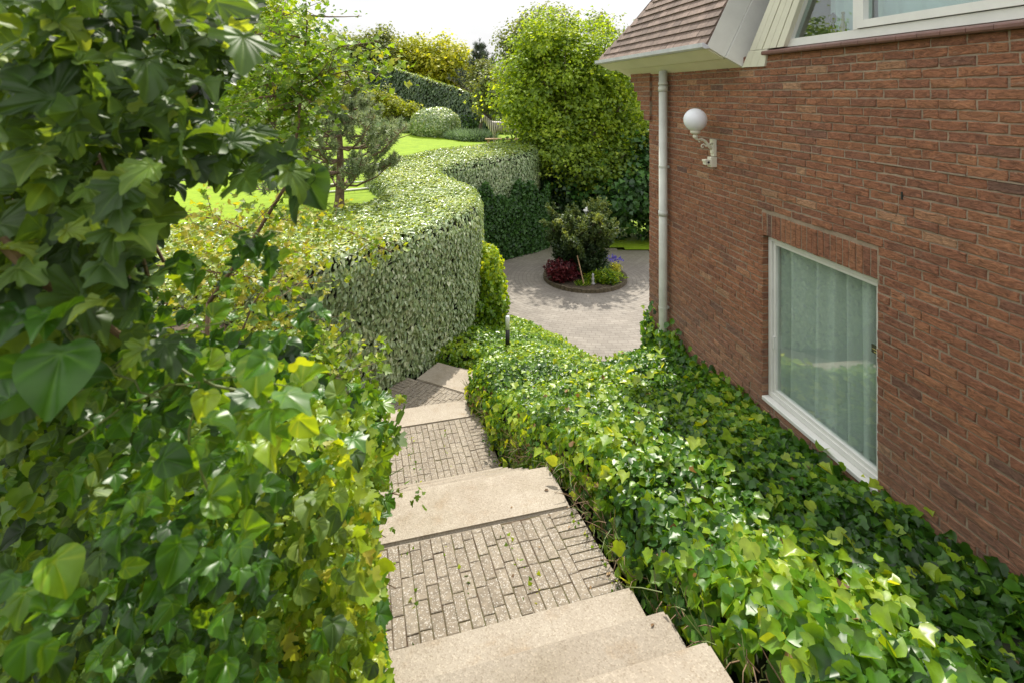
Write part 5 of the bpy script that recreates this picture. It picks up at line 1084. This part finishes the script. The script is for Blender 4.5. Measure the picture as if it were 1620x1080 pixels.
# ------------------------------------------------------------------ foreground shrubs on the left
def region_points(poly, Y0, Y1, n, pw=1.0):
    xs = [p[0] for p in poly]; ys = [p[1] for p in poly]; o = []
    x = rng.uniform(min(xs), max(xs), n * 4); y = rng.uniform(min(ys), max(ys), n * 4); k = inpoly(x, y, poly); x, y = x[k][:n], y[k][:n]
    Y = Y0 + (Y1 - Y0) * rng.random(len(x)) ** pw
    return np.stack([(x - 810) / F * Y, Y, EYE - (y - 148) / F * Y], 1)
def fol(L, poly, Y0, Y1, n, size, tm, mi=0, tone=.45, sd=.2, droop=.6, pw=1.0):
    Pn = region_points(poly, Y0, Y1, n, pw); n = len(Pn)
    N = np.array([.25, -.45, .75]) + rv(n, .45); T = np.array([.35, -.3, -droop]) + rv(n, .6)
    L.put(Pn, N, T, size * rng.uniform(.6, 1.3, n), tm, mi, np.clip(tone + rng.normal(0, sd, n), 0, 1)); return Pn
# upper mass: shaded ivy and maple on the left, close to the camera
sh1 = thing('ivy_shrub', 'large dark ivy shrub overhanging from the upper left, very near the camera', 'shrub', (-1.2, 1.8, EYE - 1.5))
L = Leaves()
U = [(-60, -60), (385, -60), (385, 60), (365, 120), (300, 170), (330, 215), (360, 245), (265, 275), (235, 335), (215, 380), (210, 470), (280, 560), (-60, 620)]
fol(L, U, 1.5, 2.6, 3600, .08, T_MAPLE, 1, .25, .2); fol(L, U, 1.8, 2.6, 2200, .08, T_IVY, 0, .25, .2)  # dark ivy leaves at the back; shade between leaves put into their colour
fol(L, U, .9, 1.6, 520, .08, H_MAPLE, 1, .42, .25)
fol(L, U, .9, 1.5, 300, .065, H_IVY, 1, .4, .22)
fol(L, [(330, 180), (400, 190), (470, 275), (440, 290), (360, 275), (300, 250)], 1.0, 1.4, 45, .07, H_MAPLE, 1, .35, .15)
fol(L, [(455, 250), (500, 255), (510, 275), (460, 275)], 1.1, 1.15, 2, .09, H_HEART, 0, .45, .1)
L.build('foliage', [M['leaf_dark'], M['leaf_mid']], sh1, True)
mb = MB()
for i in range(30):
    a = Vector((random.uniform(-1.8, -1.2), random.uniform(1.5, 2.2), EYE + random.uniform(-.9, .3))); b = region_points(U, 1.0, 1.8, 1); 
    if len(b) == 0: continue
    b = Vector(b[0]); mb.tube([a, a.lerp(b, .5) + Vector((0, 0, random.uniform(-.1, .15))), b], [.007, .005, .002], 5, 0, False)
mb.tube([P(0, 380, .95), P(60, 440, .95), P(120, 480, 1.0), P(230, 560, 1.1)], [.010, .009, .007, .005], 8)
tag(mb.build('stems', [M['twig']], sh1), kind='stuff')
# solid dark interior well behind the leaves
L = Leaves()
# middle + lower mass beside the stairs
sh2 = thing('mixed_shrub', 'tangled green shrub of ivy and field maple spilling over the left edge of the stairs', 'shrub', (-1.6, 3.0, zD(2.9)))
L = Leaves()
LW = [(-60, 560), (300, 520), (430, 540), (500, 600), (560, 640), (570, 760), (545, 830), (590, 900), (600, 1000), (590, 1140), (-60, 1140)]
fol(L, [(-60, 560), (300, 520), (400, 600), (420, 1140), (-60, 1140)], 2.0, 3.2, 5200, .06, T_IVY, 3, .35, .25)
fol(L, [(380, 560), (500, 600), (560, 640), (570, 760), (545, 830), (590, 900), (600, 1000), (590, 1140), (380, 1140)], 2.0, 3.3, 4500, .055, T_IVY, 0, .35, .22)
fol(L, [(-60, 540), (480, 540), (480, 1140), (-60, 1140)], 3.2, 3.9, 3500, .09, T_IVY, 4, .1, .1)  # dark backing leaves behind the gaps, shade put into their colour
fol(L, LW, 1.3, 2.0, 500, .055, H_IVY, 0, .5, .22); fol(L, LW, 1.3, 2.0, 700, .058, H_HEART, 3, .5, .25)
fol(L, [(300, 640), (590, 640), (600, 760), (560, 860), (600, 960), (600, 1130), (300, 1130)], 1.9, 2.8, 3000, .042, T_MAPLE, 1, .45, .25)
fol(L, [(470, 600), (600, 620), (620, 700), (600, 760), (620, 800), (560, 840), (480, 800)], 2.2, 2.8, 200, .08, H_MAPLE, 0, .55, .2)
fol(L, [(200, 780), (600, 880), (610, 1120), (200, 1120)], 1.6, 2.5, 1700, .055, T_IVY3, 2, .5, .22); fol(L, [(0, 640), (420, 640), (420, 1100), (0, 1100)], 1.5, 2.2, 700, .05, T_HEART, 2, .35, .2); fol(L, [(330, 600), (585, 640), (600, 1110), (300, 1110)], 1.5, 2.1, 800, .042, H_IVY, 2, .75, .2); fol(L, [(380, 700), (590, 700), (600, 1000), (380, 1110)], 1.5, 2.2, 800, .038, T_MAPLE, 1, .6, .2)  # paler leaves near the stairs, sunlight put into their tone
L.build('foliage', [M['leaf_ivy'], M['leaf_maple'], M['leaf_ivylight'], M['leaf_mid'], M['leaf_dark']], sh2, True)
mb = MB()
for i in range(90):
    a = region_points(LW, 2.3, 3.2, 1); 
    if len(a) == 0: continue
    a = Vector(a[0]); b = a + Vector((random.uniform(-.1, .35), random.uniform(-.3, .2), random.uniform(-.15, .3))); mb.tube([a, a.lerp(b, .5) + Vector((0, 0, .04)), b], [.006, .004, .002], 5, random.choice((0, 1)), False)
mb.tube([P(560, 1080, 2.2), P(590, 960, 2.3), P(560, 860, 2.4), P(520, 800, 2.5)], [.012, .009, .007, .004], 7); mb.tube([P(500, 1040, 2.2), P(560, 960, 2.2), P(615, 890, 2.3)], [.009, .006, .003], 6, 1)
tag(mb.build('stems', [M['twig'], M['twiggreen']], sh2), kind='stuff')
# close hanging ivy sprays, out of focus
sh3 = thing('ivy_spray', 'sunlit out-of-focus ivy spray with big leaves hanging in front of the shrubs', 'ivy', (-.6, .9, EYE - .8))
L = Leaves()
for poly, Y0, Y1, n, s, tn in (([(0, 460), (110, 470), (130, 600), (0, 640)], .62, .75, 7, .13, .35), ([(90, 540), (330, 540), (340, 640), (110, 680)], .8, 1.05, 34, .075, .6), ([(330, 560), (480, 560), (485, 670), (400, 720), (300, 700)], .68, .9, 15, .095, .95), ([(180, 660), (420, 640), (420, 900), (180, 900)], .8, 1.0, 44, .09, .55), ([(0, 850), (90, 880), (80, 1040), (0, 1040)], .6, .7, 6, .1, .6), ([(40, 480), (300, 400), (520, 480), (480, 560), (200, 600)], .9, 1.2, 70, .06, .6),
                               ([(200, 860), (420, 860), (420, 1080), (100, 1080)], .9, 1.2, 60, .085, .45), ([(340, 340), (440, 370), (460, 410), (350, 420)], .9, 1.0, 6, .06, .5), ([(400, 380), (450, 370), (455, 415), (410, 415)], .9, .95, 2, .065, .45)):
    fol(L, poly, Y0 + .12, Y1 + .25, n, s * .62, H_HEART, 0, tn * .7, .2); fol(L, poly, Y0 + .2, Y1 + .35, n, s * .6, H_IVY, 0, tn * .6, .2)
L.build('foliage', [M['leaf_ivy']], sh3, True)
mb = MB()
for pts, r_ in (([(60, 660), (200, 560), (330, 520), (440, 500)], .004), ([(110, 700), (300, 600), (480, 610)], .004), ([(430, 640), (300, 590), (230, 560), (90, 640)], .005), ([(440, 372), (400, 372), (360, 372), (260, 330)], .003), ([(350, 800), (300, 700), (330, 560)], .005), ([(60, 480), (150, 560), (260, 640)], .006)):
    q = [P(x, y, 1.05 - .03 * i) for i, (x, y) in enumerate(pts)]; fine_ = []
    for i in range(len(q) - 1):
        a0_, a1_, a2_, a3_ = q[max(i - 1, 0)], q[i], q[i + 1], q[min(i + 2, len(q) - 1)]
        for k in range(6):
            u = k / 6; fine_.append(.5 * ((2 * a1_) + (a2_ - a0_) * u + (2 * a0_ - 5 * a1_ + 4 * a2_ - a3_) * u * u + (3 * a1_ - a0_ - 3 * a2_ + a3_) * u ** 3) + Vector((random.gauss(0, .004), random.gauss(0, .004), random.gauss(0, .004))))
    mb = MB(); mb.tube(fine_, [r_ * .6 * (1 - .6 * k / len(fine_)) for k in range(len(fine_))], 7, 0); mb.build('stem', M['twiggreen'], sh3)
# field maple: airy yellow-green branches over the hedge and up against the sky
fm = thing('field_maple', 'airy field maple with yellow and orange young leaves between the near shrub and the pine', 'small tree', P(330, 560, 5.6))
mb = MB(); L = Leaves()
def spray(pts, Y, r0, nl, size, tone=.5, sp=.12, mi=0):
    q = [P(x, y, Y + .12 * math.sin(i * 1.7)) for i, (x, y) in enumerate(pts)]; mb.tube(q, [r0 * (1 - .75 * i / (len(q) - 1)) for i in range(len(q))], 6)
    for i in range(len(q) - 1):
        m_ = int(nl * (.55 if pts[0][1] < 300 else .8)) // (len(q) - 1)
        for k in range(m_):
            a = q[i].lerp(q[i + 1], random.random()); b = a + Vector((random.gauss(0, sp), random.gauss(0, sp), random.gauss(0, sp * .75)))
            if random.random() < .35: mb.tube([a, b], [.004, .002], 4, 0, False)
            n = 5; Pn = np.array(b)[None] + rv(n, .045); L.put(Pn, np.array([.1, -.3, .8]) + rv(n, .5), rv(n), size * rng.uniform(.6, 1.2, n), T_MAPLE, mi, np.clip(tone - (.0 if pts[0][1] < 300 else -.12) + rng.normal(0, .2, n), 0, 1))
Y = 4.2
spray([(330, 480), (400, 380), (455, 290), (472, 200), (478, 120), (486, 40), (484, 5)], Y, .018, 90, .05, .3)
spray([(486, 25), (520, 27), (545, 27), (572, 26)], Y, .008, 16, .028, .15, .04)
spray([(474, 110), (500, 92), (540, 74), (600, 66)], Y, .008, 80, .045, .45, .12)
spray([(474, 60), (440, 50), (400, 55), (360, 70)], Y, .008, 80, .05, .4, .14)
spray([(470, 150), (520, 120), (560, 110), (610, 120)], Y, .008, 90, .05, .6, .12)
spray([(410, 155), (450, 150), (490, 130), (535, 105)], Y, .010, 130, .055, .45, .16)
spray([(400, 250), (420, 190), (450, 175), (500, 160)], Y, .010, 120, .055, .35, .17)
spray([(300, 180), (360, 120), (420, 60), (450, 20)], 4.6, .012, 220, .06, .35, .26)
spray([(330, 260), (380, 210), (420, 150), (430, 100)], 4.6, .012, 220, .06, .35, .22)
spray([(620, 400), (560, 370), (500, 345), (430, 350)], 6.6, .008, 110, .055, .6, .14)
spray([(300, 340), (360, 350), (420, 380), (470, 400)], 5.6, .01, 170, .055, .7, .2)
spray([(250, 420), (340, 430), (400, 440), (480, 450)], 5.0, .01, 220, .055, .7, .22)
spray([(260, 480), (360, 500), (430, 530), (460, 560)], 4.8, .01, 220, .055, .55, .22)
spray([(300, 620), (400, 600), (480, 560), (550, 540)], 4.6, .01, 120, .05, .5, .14)
spray([(330, 560), (420, 570), (500, 590), (540, 600)], 4.4, .012, 150, .06, .3, .2)
spray([(320, 600), (400, 640), (470, 680), (500, 720)], 4.2, .012, 240, .06, .3, .28)
mb.tube([P(330, 860, 4.2), P(322, 700, 4.25), P(330, 480, 4.2)], [.03, .026, .018], 8)
mb.build('trunk', M['twig'], fm, True); L.build('crown', [M['leaf_maple']], fm)
# twig hanging over the treads
mb = MB(); L = Leaves()
spray([(540, 820), (575, 795), (605, 785), (645, 770)], 2.6, .004, 12, .028, .25, .03)
spray([(520, 700), (560, 650), (590, 640), (625, 650)], 2.6, .005, 8, .07, .15, .05); spray([(540, 700), (570, 690), (600, 700), (610, 720)], 2.6, .004, 5, .07, .15, .04)
sh4 = thing('maple_sprig', 'small leafy maple sprig reaching over the pale treads', 'sprig', P(540, 820, 2.6)); mb.build('stem', M['twig'], sh4); L.build('leaves', [M['leaf_maple']], sh4)

# low rough grass by the third landing
L = Leaves(); n = 3000; x = rng.uniform(-2.9, -1.55, n); y = rng.uniform(7.2, 9.2, n); k = (y > 9.1 + (x + 1.6) * 1.0) | (x < -2.0); x, y = x[k], y[k]; n = len(x)
Pn = np.stack([x, y, bankz(x, y)], 1); L.put(Pn, rv(n), np.array([0, 0, 1]) + rv(n, .35), rng.uniform(.05, .11, n), T_BLADE, 0, None, 1.5)
tag(L.build('grass', M['leaf_ivylight']), 'rough grass at the foot of the silvery hedge beside the third landing', 'grass', kind='stuff')
# fallen leaves on landing

L = Leaves(); n = 13; Yl = rng.uniform(2.3, 4.4, n); sd_ = np.abs(rng.normal(0, .35, n)); base_ = np.array([stair_pt(float(a), float(min(b, 1.5))) for a, b in zip(Yl, sd_)])
treads = [(3.075 - (5 - i) * .318, D) for i, D in enumerate((1.95, 2.11, 2.27, 2.44, 2.60, 2.765))]
def surfD(a):
    for yb, D in treads:
        if a < yb: return D
    return 2.93 + .11 * (a - 3.09) if a < 3.99 else 3.03
base_[:, 2] = [zD(surfD(a)) + .006 for a in Yl]
L.put(base_, np.array([0, 0, 1]) + rv(n, .1), rv(n), rng.uniform(.018, .04, n), T_OVAL, 0); tag(L.build('fallen_leaves', M['deadleaf']), 'scattered small fallen leaves on the upper treads and landing', 'fallen leaves', kind='stuff')
# moss and seedlings in the joints along the edges
L = Leaves(); n = 420; Yl = rng.uniform(3.1, 7.1, n); sd_ = rng.choice([.0, .02, 1.7, .5, .9, 1.2], n) + rng.normal(0, .03, n); k = ~((Yl > 3.95) & (Yl < 5.95)); Yl, sd_ = Yl[k], sd_[k]; n = len(Yl)
b_ = np.array([stair_pt(float(a), float(b)) for a, b in zip(Yl, sd_)]); b_[:, 2] = [zD(2.935 + .11 * (a - 3.09)) if a < 4 else zD(4.17 + .06 * (a - 5.93)) for a in Yl]
L.put(b_, rv(n), np.array([0, 0, 1]) + rv(n, .6), rng.uniform(.012, .035, n), T_LEAF3, 0); tag(L.build('moss_tufts', M['leaf_ivylight']), 'tiny moss and weed tufts in the joints of the brick landings', 'moss', kind='stuff')

# darker ivy climbing the lower part of the far hedge
L = Leaves(); seg = [(-1.15, 16.28), (-.2, 17.12), (.7, 17.85), (1.12, 18.35), (1.18, 19.6)]; n = 9000; k = rng.integers(0, 4, n); u = rng.random(n); a = np.array(seg)[k]; b = np.array(seg)[k + 1]; q = a + (b - a) * u[:, None]; d = nrm(b - a)
nn_ = np.stack([d[:, 1], -d[:, 0], np.full(n, .25)], 1); hmax = 2.15 + .25 * np.sin(q[:, 0] * 5) + .15 * np.sin(q[:, 0] * 13); z = rng.random(n) ** .9 * hmax
Pn = np.stack([q[:, 0], q[:, 1], z], 1) + nn_ * rng.uniform(-.02, .13, (n, 1)); L.put(Pn, nn_ + rv(n, .35), np.array([0, 0, -1.0]) + rv(n, .4), rng.uniform(.07, .12, n), T_IVY3, 0, np.clip(rng.normal(.5, .2, n), 0, 1))
tag(L.build('climbing_ivy', M['leaf_chestnut']), 'dark green ivy covering the lower half of the hedge beside the driveway', 'ivy')
